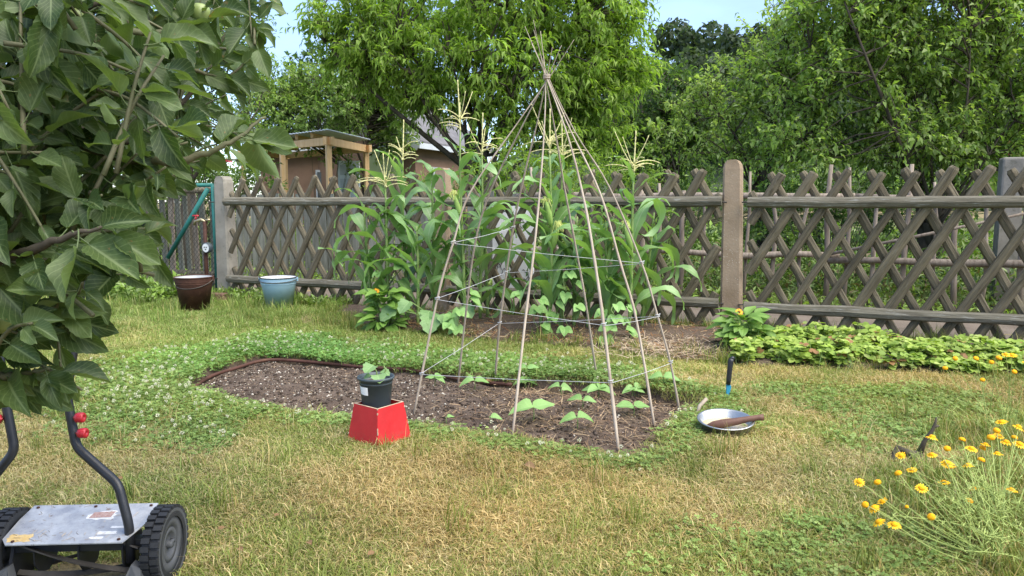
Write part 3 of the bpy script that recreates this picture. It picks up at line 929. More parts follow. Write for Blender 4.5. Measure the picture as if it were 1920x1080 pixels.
m = MB(); m.tube([(2.9, -0.12, 0.52), (3.7, -0.12, 0.72), (4.7, -0.11, 0.98)], [0.016, 0.015, 0.010], 6); m.build('brace', M['stick'], root, True)

# --- old plank fence beyond the path on the left
root = thing('plank_fence', 'old grey green plank fence seen through the left lattice', 'fence', FP(-1.2, 1.55), FANG)
for k in range(34):
    w = rg.uniform(0.085, 0.105)
    m = MB()
    h = rg.uniform(0.98, 1.10)
    m.box((k * 0.118, rg.uniform(-0.006, 0.006), h / 2 + 0.02), (w, 0.02, h), Matrix.Rotation(rg.uniform(-0.025, 0.025), 3, 'Y'))
    m.build('plank', M['plank'], root)
for z in (0.3, 0.85):
    m = MB(); m.box((1.95, 0.035, z), (4.0, 0.035, 0.07)); m.build('rail', M['plank'], root)

# --- left of the tap post: wire mesh gate with slats behind
root = thing('wire_gate', 'wire mesh garden gate with teal tube frame beside the tap', 'gate', FP(-0.10, 0.0), FANG)
GW, GH = 1.25, 1.10
m = MB()
sp = 0.055
k = -int(GH / sp)
while k * sp < GW:
    for sgn in (1, -1):
        x0 = k * sp if sgn > 0 else k * sp + GH
        a = Vector((x0, 0)); b = Vector((x0 + sgn * GH, GH))
        d = b - a
        ts = [0.0, 1.0]
        for lim in (0.0, GW):
            if d.x != 0: ts.append((lim - a.x) / d.x)
        ts = sorted(x_ for x_ in ts if 0 <= x_ <= 1)
        for t0, t1 in zip(ts[:-1], ts[1:]):
            mm = a + d * ((t0 + t1) / 2)
            if 0 <= mm.x <= GW and t1 - t0 > 0.02:
                p, q = a + d * t0, a + d * t1
                m.tube([(-p.x, 0.004 * sgn, 0.08 + p.y), (-q.x, 0.004 * sgn, 0.08 + q.y)], 0.0022, 3, False)
    k += 1
m.build('wire_mesh', M['darkwire'], root)
for nm, a, b, r in (('frame_tube', (-0.02, 0, 0.05), (-0.02, 0, 1.18), 0.021), ('frame_tube', (-GW, 0, 0.05), (-GW, 0, 1.18), 0.021), ('frame_tube', (-GW, 0, 1.17), (-0.02, 0, 1.17), 0.02), ('brace_tube', (-0.06, -0.03, 1.13), (-0.66, -0.03, 0.40), 0.024)):
    m = MB(); m.tube([a, b], r, 10); m.build(nm, M['teal'], root, True)
root = thing('slat_fence', 'dark weathered upright slats standing behind the wire gate', 'fence', FP(-0.2, 0.16), FANG)
for k in range(30):
    m = MB()
    m.box((-k * 0.115, 0, 0.56), (rg.uniform(0.03, 0.075), 0.02, rg.uniform(1.0, 1.15)), Matrix.Rotation(rg.uniform(-0.04, 0.04), 3, 'Y'))
    m.build('slat', M['plank'] if k % 3 else M['stick'], root)
for z in (0.22, 1.12):
    m = MB(); m.tube([(0.1, -0.04, z), (-3.5, -0.04, z + 0.02)], 0.035, 8); m.build('rail', M['rail'], root, True)

# --- water tap with meter at the left post
p = FP(-0.16, -0.12)
root = thing('water_tap', 'standpipe with brass tap and round white meter on the grey post', 'tap', p, FANG)
m = MB(); m.tube([(0.02, 0, 0), (0.02, 0, 0.42), (0.03, 0, 0.80)], 0.020, 8); m.build('standpipe', M['rust'], root, True)
m = MB(); m.tube([(0.03, 0, 0.72), (0.03, 0, 0.80), (0.0, -0.02, 0.815), (-0.07, -0.03, 0.80), (-0.08, -0.03, 0.76)], [0.016, 0.017, 0.019, 0.014, 0.014], 8)
m.tube([(0.03, 0, 0.81), (0.10, 0, 0.815)], 0.012, 8); m.build('spout', M['brass'], root, True)
m = MB(); m.tube([(-0.06, -0.03, 0.815), (-0.06, -0.03, 0.85)], 0.008, 6); m.tube([(-0.10, -0.03, 0.855), (-0.02, -0.03, 0.855)], 0.009, 6); m.build('tap_handle', M['redplastic'], root, True)
face = Matrix.Rotation(math.pi / 2, 3, 'X')
m = MB(); m.lathe([(0, 0.0), (0.05, 0.0), (0.054, 0.012), (0.054, 0.05), (0.047, 0.055)], 20, (0.075, 0, 0.53), face); o = m.build('meter', M['pot'], root, True)
m = MB(); m.lathe([(0, 0.052), (0.045, 0.052)], 20, (0.075, 0, 0.53), face)
m.build('dial', M['dial'], o)
m = MB()
for dx, dz in ((-0.014, 0.006), (0.012, 0.006), (0.0, -0.016)): m.box((0.075 + dx, -0.0545, 0.53 + dz), (0.014, 0.002, 0.010))
m.build('gauge_mark', M['ink'], o)

# --- white board leaning behind the fence
p = P(962, 452, 6.85)
root = thing('white_board', 'white board with black scribbles leaning behind the fence and corn', 'board', (p.x, p.y, 0.02), FANG + 0.05)
m = MB(); m.box((0, 0, 0.55), (0.40, 0.014, 0.86)); m.build('panel', M['paper'], root)
m = MB()
rg2 = random.Random(4)
for k in range(11):
    cx_, cz_ = rg2.uniform(-0.15, 0.15), rg2.uniform(0.25, 0.92)
    pts = []
    for q in range(7):
        a = q * rg2.uniform(0.5, 0.9)
        pts.append((cx_ + math.cos(a + k) * 0.035 * rg2.uniform(0.5, 1.2), -0.0085, cz_ + math.sin(a + k) * 0.05))
    m.tube(pts, 0.0028, 4)
m.build('scribble', M['ink'], root)

# --- grey bin like cabinet behind the right panel
p = P(1885, 470, 6.9)
root = thing('concrete_pillar', 'pale grey concrete pillar behind the right end of the fence', 'pillar', (p.x, p.y, 0), FANG)
m = MB(); m.box((0, 0, 0.70), (0.18, 0.18, 1.40)); ob = m.build('shaft', M['darkconcrete'], root)
bv = ob.modifiers.new('soft', 'BEVEL'); bv.width = 0.02; bv.segments = 2
m = MB(); m.box((-0.0, -0.11, 0.50), (0.17, 0.03, 0.80)); m.build('door_plate', M['greyconcrete'], root)

# --- timber pergola
C0 = P(615, 250, 12.8); CR_ = P(686, 262, 14.6); CL_ = P(455, 275, 15.0)
zt = 1.95
def flat(p, z=0.0): return Vector((p.x, p.y, z))
CB_ = flat(CR_) + flat(CL_) - flat(C0)
root = thing('pergola', 'open pergola of new pale timber with a sheet roof', 'pergola', flat(C0))
def loc(p, z): return Vector((p.x - C0.x, p.y - C0.y, z))
mid = (flat(C0) + flat(CL_)) / 2
for c_ in (C0, CR_, CL_, CB_, mid):
    m = MB(); m.box(loc(c_, zt / 2), (0.085, 0.085, zt), Matrix.Rotation(0.6, 3, 'Z')); m.build('post', M['newwood'], root)
for a, b in ((C0, CR_), (C0, CL_), (CR_, CB_), (CL_, CB_)):
    m = MB()
    d = (flat(b) - flat(a)).normalized() * 0.15
    m.bar(loc(a, zt + 0.065) - d, loc(b, zt + 0.065) + d, 0.06, 0.13); m.build('beam', M['newwood'], root)
for k in range(1, 6):
    s = k / 6
    a = flat(C0) * (1 - s) + flat(CL_) * s; b = flat(CR_) * (1 - s) + CB_ * s
    m = MB(); m.bar(loc(a, zt + 0.19), loc(b, zt + 0.19), 0.05, 0.08); m.build('rafter', M['newwood'], root)
m = MB()
nu = 60
vs, fs = [], []
for i in range(nu + 1):
    s = i / nu * 1.06 - 0.03
    for w_ in (-0.06, 1.06):
        q = (flat(C0) * (1 - s) + flat(CL_) * s) * (1 - w_) + (flat(CR_) * (1 - s) + CB_ * s) * w_
        vs.append(loc(q, zt + 0.245 + 0.015 * (i % 2)))
for i in range(nu): fs.append((i * 2, i * 2 + 1, i * 2 + 3, i * 2 + 2))
m.add(vs, fs)
ob = m.build('roof_sheet', M['polyroof'], root)
so = ob.modifiers.new('thick', 'SOLIDIFY'); so.thickness = 0.012

# --- brown garden house with grey roof
p = P(682, 400, 17.5)
root = thing('garden_house', 'brown garden house with grey gable roof behind the corn tassels', 'shed', (p.x, p.y, 0), R(-24))
W2, DP, EZ, AZ = 1.42, 3.4, 2.42, 3.40
m = MB(); m.add([(-W2, 0, 0), (W2, 0, 0), (W2, 0, EZ), (-W2, 0, EZ), (-W2, DP, 0), (W2, DP, 0), (W2, DP, EZ), (-W2, DP, EZ)],
                [(0, 1, 2, 3), (1, 5, 6, 2), (5, 4, 7, 6), (4, 0, 3, 7)]); m.build('wall', M['brownwall'], root)
for y_ in (-0.01, DP + 0.01):
    m = MB(); m.add([(-W2, y_, EZ), (W2, y_, EZ), (0, y_, AZ)], [(0, 1, 2)]); m.build('gable', M['gable'], root)
sl_ = (AZ - EZ) / W2
for sx in (-1, 1):
    m = MB()
    e = 0.3
    x1, z1 = sx * (W2 + e), EZ - sl_ * e
    vs = [(0, -0.35, AZ + 0.05), (x1, -0.35, z1 + 0.05), (x1, DP + 0.3, z1 + 0.05), (0, DP + 0.3, AZ + 0.05), (0, -0.35, AZ + 0.11), (x1, -0.35, z1 + 0.11), (x1, DP + 0.3, z1 + 0.11), (0, DP + 0.3, AZ + 0.11)]
    m.add(vs, [(0, 1, 2, 3), (7, 6, 5, 4), (0, 4, 5, 1), (1, 5, 6, 2), (2, 6, 7, 3)]); rf = m.build('roof', M['felt'], root)
    m = MB(); m.bar((0, -0.37, AZ - 0.02), (x1 + 0.02 * sx, -0.37, z1 - 0.02), 0.03, 0.20); m.build('verge_board', M['whitetrim'], rf)
    m = MB(); m.bar((x1 + 0.02 * sx, -0.38, z1 + 0.0), (x1 + 0.02 * sx, DP + 0.3, z1 + 0.0), 0.05, 0.12); m.build('gutter', M['whitetrim'], rf)
m = MB(); m.box((0.62, -0.03, 1.70), (0.92, 0.05, 1.15)); wf = m.build('window_frame', M['whitetrim'], root)
for x in (0.40, 0.84):
    m = MB(); m.box((x, -0.065, 1.70), (0.40, 0.03, 1.05)); m.build('shutter', M['shutter'], wf)
m = MB(); m.box((W2 + 0.02, 1.1, 1.3), (0.04, 0.9, 1.0)); m.build('side_panel', M['whitetrim'], root)

# --- small brown hut behind the pergola, white door leaf
p = P(590, 400, 18.0)
root = thing('brown_hut', 'low brown hut with pale roof edge behind the pergola', 'shed', (p.x, p.y, 0), R(12))
m = MB(); m.box((0, 1.0, 1.05), (2.4, 2.0, 2.1)); m.build('wall', M['brownwall'], root)
m = MB(); m.add([(-1.45, -0.3, 2.02), (1.45, -0.3, 2.3), (1.45, 2.2, 2.3), (-1.45, 2.2, 2.02), (-1.45, -0.3, 2.2), (1.45, -0.3, 2.48), (1.45, 2.2, 2.48), (-1.45, 2.2, 2.2)],
                [(3, 2, 1, 0), (4, 5, 6, 7), (0, 1, 5, 4), (1, 2, 6, 5), (3, 0, 4, 7)]); m.build('roof', M['whitetrim'], root)
m = MB(); m.box((0.3, -0.01, 1.3), (0.5, 0.05, 0.9)); wf = m.build('window', M['whitetrim'], root)
m = MB(); m.box((0.3, -0.04, 1.3), (0.42, 0.03, 0.8)); m.build('pane', M['glassdark'], wf)
p = P(656, 400, 14.9)
root = thing('white_panel_door', 'white panelled door leaf standing between the pergola posts', 'door', (p.x, p.y, 0), R(-8))
m = MB(); m.box((0, 0, 1.25), (0.44, 0.04, 1.1)); ob = m.build('leaf', M['enamel_white'], root)
for z in (0.95, 1.35, 1.62):
    m = MB(); m.box((0, -0.024, z), (0.34, 0.012, 0.2)); m.build('panel', M['whitetrim'], ob)
m = MB(); m.box((0, 0.05, 0.35), (0.5, 0.1, 0.7)); m.build('stand', M['plank'], root)
# ================================================================== GARDEN OBJECTS
def gz(p): return float(hz(np.array([p[0]]), np.array([p[1]]))[0])
def onG(px, py):
    z = 0.0
    for _ in range(3):
        p = G(px, py, z); z = gz(p)
    return Vector((p.x, p.y, z))

# --- bean tepee: eight canes tied at the top, string wound round them
APEX = P(1025, 146, 3.62)
pole_px = [((772, 776), (1012, 30)), ((857, 702), (1075, 40)), ((927, 704), (1062, 95)), ((958, 820), (1040, 32)),
           ((1121, 702), (998, 55)), ((1163, 847), (1003, 70)), ((1231, 799), (1018, 60)), ((1280, 751), (1000, 88))]
pole_mid = [[(820, 560), (850, 455), (882, 360), (973, 227)], [(872, 600), (890, 460), (919, 360), (985, 225)], [(937, 607), (960, 440), (985, 320), (1006, 235)],
            [(985, 600), (1000, 480), (1011, 370), (1020, 250)], [(1097, 560), (1075, 440), (1058, 350), (1040, 240)], [(1132, 610), (1115, 490), (1096, 380), (1066, 260)],
            [(1193, 600), (1163, 493), (1125, 362), (1070, 245)], [(1257, 680), (1233, 593), (1203, 493), (1142, 350), (1078, 247)]]
rg = random.Random(3)
base = onG(1030, 770)
tepee = thing('bean_tepee', 'tall tepee of eight thin canes tied at the top with string', 'plant support', base)
poles = []
for k, (b_, t_) in enumerate(pole_px):
    A = onG(*b_); A.z -= 0.05
    ang = 2 * math.pi * k / 8
    tie = APEX + Vector((math.cos(ang) * 0.008, math.sin(ang) * 0.008, rg.uniform(-0.01, 0.01)))
    d = (tie - A).normalized()
    L2 = rg.uniform(0.10, 0.27)
    tip = tie + d * L2 + Vector((rg.uniform(-0.03, 0.03), rg.uniform(-0.03, 0.03), 0))
    mids = []
    for (qx, qy) in pole_mid[k]:
        f_ = (b_[1] - qy) / (b_[1] - 146.0)
        mids.append(P(qx, qy, A.y + (APEX.y - A.y) * f_))
    d = (tie - mids[-1]).normalized()
    tip = tie + d * L2 + Vector((rg.uniform(-0.03, 0.03), rg.uniform(-0.03, 0.03), 0.02))
    pts = spline([A] + mids + [tie, tip], 5)
    r0 = rg.uniform(0.0054, 0.0066) * (1.2 if k == 5 else 1)
    m = MB()
    rr = lerp_list([r0, r0 * 0.92, r0 * 0.78, r0 * 0.48, r0 * 0.15], len(pts))
    rr = [r * (1.18 if i % 4 == 2 else 1.0) for i, r in enumerate(rr)]
    m.tube([p - base for p in pts], rr, 7)
    m.build('cane', M['bamboo'], tepee, True)
    poles.append(pts)
def on_pole(k, py):
    pts = poles[k]
    best = None
    for a, b in zip(pts[:-1], pts[1:]):
        ya, yb = proj(a)[1], proj(b)[1]
        if (ya - py) * (yb - py) <= 0:
            t_ = (py - ya) / (yb - ya + 1e-9)
            return a.lerp(b, t_)
    return pts[len(pts) // 2]
wrap = [(2, 428), (0, 456), (7, 494), (2, 512), (0, 561), (5, 610), (7, 593), (2, 607), (0, 702), (5, 717), (7, 680)]
m = MB()
prev = None
for k, py in wrap:
    q = on_pole(k, py)
    cdir = Vector((q.x - base.x, q.y - base.y, 0)).normalized()
    q2 = q + cdir * 0.011
    if prev is not None:
        mid = (prev + q2) / 2 - Vector((0, 0, 0.004))
        m.tube([prev - base, mid - base, q2 - base], 0.0012, 5, False)
    # a loop round the cane
    m.tube([q - base + Vector((math.cos(a) * 0.0115, math.sin(a) * 0.0115, 0.002 * a)) for a in np.linspace(0, 6.3, 9)], 0.0022, 4, False)
    prev = q2
m.build('string', M['string'], tepee, True)
m = MB()
for z in (-0.006, 0.001, 0.008):
    m.tube([APEX - base + Vector((math.cos(a) * 0.015, math.sin(a) * 0.015, z + 0.001 * a)) for a in np.linspace(0, 6.3, 12)], 0.0035, 5, False)
m.build('binding', M['bamboo'], tepee, True)

# --- rusty hose / pipe edging along the far rim of the bed
pp = [(352, 719), (395, 702), (440, 683), (505, 668), (600, 672), (680, 682), (780, 692), (870, 701), (960, 711)]
pts = spline([onG(x, y) + Vector((0, -0.01, 0.02)) for x, y in pp], 6)
o = MB(); o.tube(pts, 0.011, 7); ob = o.build('edging_pipe', M['rust'], None, True)
setp(ob, 'thin rusty brown pipe lying along the far rim of the soil bed', 'pipe')

# --- red pyramid box and pot
c = onG(707, 833)
c = Vector((c.x, c.y + 0.06, c.z - 0.004))
stool = thing('red_box', 'red painted tapered wooden box standing on the lawn edge', 'box', c, R(45 + 7))
sb, st_, hh = 0.095, 0.073, 0.165
th = 0.007
for k in range(4):
    a0, a1 = k * math.pi / 2 + math.pi / 4, (k + 1) * math.pi / 2 + math.pi / 4
    def crn(a, s, z): return Vector((math.cos(a) * s * 1.4142, math.sin(a) * s * 1.4142, z))
    o4 = [crn(a0, sb, 0), crn(a1, sb, 0), crn(a1, st_, hh), crn(a0, st_, hh)]
    i4 = [crn(a0, sb - th, 0), crn(a1, sb - th, 0), crn(a1, st_ - th, hh), crn(a0, st_ - th, hh)]
    m = MB(); m.add(o4 + i4, [(0, 1, 2, 3), (7, 6, 5, 4), (0, 4, 5, 1)]); side = m.build('side_board', M['redpaint'], stool)
    e = MB(); up_ = Vector((0, 0, 0.0012))
    e.add([o4[2] + up_, o4[3] + up_, i4[3] + up_, i4[2] + up_, o4[2] * 1.004, o4[3] * 1.004, i4[3], i4[2]], [(0, 1, 2, 3), (1, 0, 4, 5), (2, 3, 7, 6)]); e.build('bare_edge', M['ply'], side)
m = MB(); m.box((0, 0, hh - 0.022), (2 * st_ - 0.012, 2 * st_ - 0.012, 0.01)); m.build('top_board', M['rust'], stool)
m = MB()
rg = random.Random(8)
for k in range(16):
    a = math.pi / 4 + (k % 4) * math.pi / 2
    s = rg.random()
    w_ = sb + (st_ - sb) * s
    p = Vector((math.cos(a) * w_ * 1.4142, math.sin(a) * w_ * 1.4142, hh * s)) * 1.002
    m.box(p, (0.004, 0.004, rg.uniform(0.005, 0.014)), Matrix.Rotation(rg.random(), 3, 'Z'))
m.build('chipped_paint', M['ply'], stool)

pc = Vector((c.x - 0.012, c.y + 0.01, c.z + hh - 0.0168))
pot = thing('plant_pot', 'slate grey plastic plant pot with blank label on the red box', 'plant pot', pc)
m = MB(); m.lathe([(0, 0.0), (0.056, 0.0), (0.059, 0.004), (0.070, 0.118), (0.0765, 0.119), (0.078, 0.124), (0.077, 0.130), (0.073, 0.130), (0.069, 0.112), (0.069, 0.102)], 36); m.build('pot_body', M['pot'], pot, True)
m = MB()
for k in range(6):
    a = k * math.pi / 3 - math.pi / 2
    m.box((math.cos(a) * 0.0575, math.sin(a) * 0.0575, 0.006), (0.016, 0.006, 0.011), Matrix.Rotation(a + math.pi / 2, 3, 'Z'))
m.build('drain_notch', M['black'], pot)
m = MB(); m.lathe([(0.0, 0.106), (0.03, 0.103), (0.0695, 0.101)], 20); m.build('potting_soil', M['soil'], pot)
m = MB()
vs, fs = [], []
for i in range(6):
    a = R(-152 + i * 8.4)
    for z, r in ((0.060, 0.0652), (0.094, 0.0686)):
        vs.append((math.cos(a) * r, math.sin(a) * r, z + (0.004 if i == 0 else 0)))
for i in range(5): fs.append((i * 2, i * 2 + 2, i * 2 + 3, i * 2 + 1))
m.add(vs, fs); m.build('label', M['paper'], pot)

# --- generic broad leaf (heart shaped / lobed), unit length along +Y
def broad_leaf(kind='heart', rows=7, half=3, seed=0, fold=0.12, droop=0.22):
    rg = random.Random(seed)
    vs, fs, uv = [], [], []
    for i in range(rows + 1):
        v_ = i / rows
        if kind == 'heart': w = 0.46 * (math.sin(math.pi * min(1, v_ ** 0.62)) ** 0.75) if 0 < v_ < 1 else 0.0
        elif kind == 'oval': w = 0.25 * math.sin(math.pi * v_ ** 0.85) ** 0.8 if 0 < v_ < 1 else 0.0
        else: w = 0.5 * (math.sin(math.pi * v_ ** 0.8) ** 0.5) * (1 + 0.12 * math.cos(v_ * 22)) if 0 < v_ < 1 else 0.0
        for j in range(-half, half + 1):
            u_ = j / half
            z = fold * abs(u_) * w * 2 - droop * v_ * v_ + 0.03 * math.sin(v_ * 9 + u_ * 3 + seed) * abs(u_) + rg.uniform(-0.008, 0.008)
            back = -0.10 * abs(u_) * (1 - v_) if kind == 'heart' else 0
            vs.append((u_ * w, v_ + back, z)); uv.append((u_, v_))
    n = 2 * half + 1
    for i in range(rows):
        for j in range(n - 1):
            fs.append((i * n + j, i * n + j + 1, (i + 1) * n + j + 1, (i + 1) * n + j))
    return np.array(vs), np.array(fs), np.array(uv)
def veined(name, c1, c2, vein, trans=0.25, rough=0.45, spec=0.35, nside=7.0, under=1.25, spots=None):
    """leaf material with midrib and side veins from the leaf's own (across, along) coordinates"""
    t = NT(name)
    a = t.n('Attribute'); a.attribute_name = 'luv'
    sx = t.n('SeparateXYZ'); t.l(a.outputs['Vector'], sx.inputs[0])
    au = t.math('ABSOLUTE', sx.outputs[0])
    mid = t.ramp(au, [(0.03, 1.0), (0.11, 0.0)])
    w = t.math('SUBTRACT', t.math('MULTIPLY', sx.outputs[1], nside), t.math('MULTIPLY', au, nside * 0.38))
    fr = t.math('ABSOLUTE', t.math('SUBTRACT', t.math('FRACT', w), 0.5))
    side = t.ramp(fr, [(0.03, 0.55), (0.10, 0.0)])
    vn = t.math('MAXIMUM', mid, side)
    oi = t.n('ObjectInfo')
    nz = t.noise(t.coords('Object'), 14, 3)
    cc = t.ramp(t.math('ADD', t.math('MULTIPLY', nz, 0.5), t.math('MULTIPLY', t.math('FRACT', t.math('ADD', oi.outputs['Random'], sx.outputs[2])), 0.5)), [(0.25, c1), (0.75, c2)])
    ca = t.n('Attribute'); ca.attribute_name = 'col'
    cc = t.mix(t.math('MULTIPLY', vn, 0.55), cc, vein)
    ge = t.n('NewGeometry')
    cc = t.mix(t.math('MULTIPLY', ge.outputs['Backfacing'], 0.5), cc, tuple(min(1.0, x * under + 0.02) for x in c2))
    if spots:
        sp_ = t.ramp(t.noise(t.coords('Object'), spots, 4, 0.7), [(0.66, 0.0), (0.70, 0.85)])
        cc = t.mix(sp_, cc, (0.20, 0.13, 0.05))
    b = t.bump(vn, -0.35, 0.003)
    p = t.bsdf(cc, rough, spec, 0, b)
    tr = t.n('BsdfTranslucent'); t.l(t.mix(1.0, cc, (1.3, 1.45, 0.5), 'MULTIPLY'), tr.inputs['Color'])
    mx = t.n('MixShader'); mx.inputs[0].default_value = trans
    t.l(p.outputs[0], mx.inputs[1]); t.l(tr.outputs[0], mx.inputs[2])
    return t.done(mx)
M['beanleaf'] = veined('bean_leaf', (0.17, 0.31, 0.085), (0.24, 0.40, 0.13), (0.30, 0.44, 0.18), 0.25, 0.5, 0.25, 5, 1.1)
M['squashleaf'] = veined('squash_leaf', (0.14, 0.25, 0.09), (0.20, 0.32, 0.13), (0.30, 0.42, 0.2), 0.25, 0.5, 0.25, 5, 1.1)
M['calleaf'] = veined('calendula_leaf', (0.11, 0.21, 0.035), (0.17, 0.29, 0.06), (0.24, 0.36, 0.1), 0.25, 0.5, 0.3, 6, 1.1)
M['greenstem'] = surf('green_stem', (0.13, 0.20, 0.06), (0.20, 0.28, 0.10), 30, 0.6, 0.1, 40)
def leaf_mesh(kind, mat, seed, **kw):
    v_, f_, uv_ = broad_leaf(kind, seed=seed, **kw)
    return np_mesh('leaf', v_, f_, mat, None, True, uv_)
HEART = [leaf_mesh('heart', M['beanleaf'], k, fold=0.10 + 0.05 * k, droop=0.18 + 0.12 * k) for k in range(4)]
SQUASH = [leaf_mesh('lobed', M['squashleaf'], k, fold=0.18, droop=0.15 + 0.1 * k) for k in range(3)]
OVAL = [leaf_mesh('oval', M['calleaf'], k, fold=0.15, droop=0.2 + 0.15 * k) for k in range(4)]
def put_leaf(me, parent, p, d, size, up=(0, 0, 1), name='leaf', wide=1.0):
    d = Vector(d).normalized()
    x = d.cross(Vector(up))
    x = x.normalized() if x.length > 1e-4 else Vector((1, 0, 0))
    z = x.cross(d)
    o = link(name, me, parent)
    o.matrix_local = Matrix.Translation(Vector(p)) @ Matrix((x, d, z)).transposed().to_4x4() @ Matrix.Diagonal((size * wide, size, size, 1))
    return o

# the squash seedling in the pot
rg = random.Random(12)
sq = thing('squash_seedling', 'small squash seedling with pale leaves growing in the grey pot', 'seedling', pc + Vector((0, 0, 0.103)))
m = MB()
for (x, y, z, dx, dy, sz) in ((0.010, -0.02, 0.036, 0.35, -1.0, 0.062), (-0.010, 0.01, 0.070, -0.4, -0.8, 0.060), (0.022, 0.01, 0.045, 0.9, -0.4, 0.040), (-0.02, -0.01, 0.03, -1, -0.2, 0.03)):
    m.tube([(0.008, 0.005, -0.004), (0.006 + x * 0.4, 0.004 + y * 0.4, z * 0.6), (x, y, z)], [0.0035, 0.003, 0.002], 6)
    put_leaf(SQUASH[rg.randrange(3)], sq, (x, y, z), (dx, dy, -0.15), sz, (0.1, -0.5, 1))
m.tube([(0.02, 0, -0.004), (0.032, -0.005, 0.03), (0.044, -0.006, 0.052), (0.036, -0.008, 0.072)], [0.0045, 0.004, 0.0035, 0.002], 6)
m.build('stem', M['greenstem'], sq, True)

# --- steel dish with water and a wooden handle
c = onG(1367, 817); c.z += 0.004
c.y += 0.06
dish = thing('steel_dish', 'round dull steel dish of water lying tilted on the lawn', 'dish', c)
dish.rotation_euler = (R(5), R(-3), 0.3)
Rd = 0.115
m = MB(); m.lathe([(0, 0.006), (0.085, 0.006), (0.096, 0.014), (Rd - 0.006, 0.052), (Rd, 0.055), (Rd + 0.006, 0.054), (Rd + 0.006, 0.051), (Rd - 0.002, 0.049), (0.099, 0.008), (0.086, 0.0), (0, 0.0)], 44); m.build('bowl', M['steel'], dish, True)
m = MB(); m.lathe([(0.0, 0.022), (0.099, 0.022)], 36); m.build('water', M['water'], dish, True)
hd = thing('wooden_tool', 'brown wooden dibber handle resting in the steel dish', 'tool', c + Vector((0.0, -0.03, 0.03)))
m = MB()
pts = [(-0.083, 0.015, -0.002), (-0.06, 0.012, 0.002), (-0.02, 0.006, 0.008), (0.04, -0.003, 0.021), (0.09, -0.010, 0.034), (0.13, -0.015, 0.041), (0.148, -0.017, 0.043)]
m.tube(pts, [0.004, 0.014, 0.019, 0.0155, 0.0125, 0.0125, 0.015], 12); m.build('handle', M['brownwood'], hd, True)

# --- weeding tool stuck in the lawn
c = onG(1363, 748)
tool = thing('weeding_tool', 'hand tool with dark grey grip and blue blade stuck upright in the lawn', 'tool', c)
m = MB()
m.tube([(0.004, 0, 0.075), (0.006, 0, 0.10), (0.009, 0, 0.15), (0.013, 0, 0.195), (0.017, 0.0, 0.208)], [0.011, 0.0125, 0.013, 0.0135, 0.012], 10)
m.tube([(0.012, 0, 0.203), (0.024, 0, 0.212), (0.031, 0, 0.208)], [0.011, 0.010, 0.006], 8)
m.build('grip', M['black'], tool, True)
m = MB(); m.add([(-0.006, -0.004, 0.08), (0.014, -0.004, 0.08), (0.020, -0.003, 0.060), (0.012, -0.002, 0.03), (0.002, -0.002, -0.03), (-0.006, -0.002, -0.03), (-0.004, -0.004, 0.04),
                 (-0.006, 0.006, 0.08), (0.014, 0.006, 0.08), (0.020, 0.005, 0.060), (0.012, 0.004, 0.03), (0.002, 0.003, -0.03), (-0.006, 0.003, -0.03), (-0.004, 0.006, 0.04)],
                [(6, 5, 4, 3, 2, 1, 0), (7, 8, 9, 10, 11, 12, 13)] + [(i, (i + 1) % 7, 7 + (i + 1) % 7, 7 + i) for i in range(7)]); m.build('blade', M['toolblue'], tool)

# --- buckets
def bucket(name, label, px, py, r1, h, mo, mi, taper, rim, hangle):
    c = onG(px, py)
    c.y += r1 * taper
    root = thing(name, label, 'bucket', c)
    r0 = r1 * taper
    m = MB(); m.lathe([(0, 0.012), (r0 * 0.96, 0.012), (r0, 0.0), (r0 + (r1 - r0) * 0.80, h * 0.80), (r1 * 0.965, h * 0.83), (r1 * 0.985, h * 0.9), (r1, h * 0.985)], 36); m.build('body', mo, root, True)
    m = MB(); m.lathe([(r1 - 0.001, h * 0.985), (r1 - 0.006, h * 0.98), (r0 * 0.97, 0.016), (0, 0.016)], 36); m.build('inside', mi, root, True)
    m = MB(); m.tube([(math.cos(a) * (r1 + 0.001), math.sin(a) * (r1 + 0.001), h * 0.99) for a in np.linspace(0, 2 * math.pi, 37)], 0.0055, 6, False); m.build('rim', rim, root, True)
    m = MB()
    for k in (0.80, 0.87):
        rr = (r0 + (r1 - r0) * k) * 1.004
        m.tube([(math.cos(a) * rr, math.sin(a) * rr, h * k) for a in np.linspace(0, 2 * math.pi, 37)], 0.0035, 5, False)
    m.build('bead', mo, root, True)
    for s in (-1, 1):
        m = MB(); m.box((s * (r1 + 0.006), 0, h * 0.93), (0.014, 0.03, 0.035)); m.build('lug', mo, root)
    m = MB(); m.tube([(math.cos(a) * (r1 + 0.008), -math.sin(a) * (r1 + 0.008) * math.cos(hangle), h * 0.93 - math.sin(a) * (r1 + 0.008) * math.sin(hangle)) for a in np.linspace(0, math.pi, 19)], 0.004, 6); m.build('bail_handle', M['darkwire'], root, True)
    return root
bucket('metal_bucket', 'rusty brown metal bucket standing by the wire gate', 356, 585, 0.168, 0.31, M['rust'], M['bucket_in'], 0.70, M['rust'], 0.45)
bucket('enamel_bucket', 'pale blue enamel bucket with white rim before the fence', 517, 582, 0.168, 0.30, M['enamel'], M['enamel_white'], 0.68, M['darkwire'], 0.12)

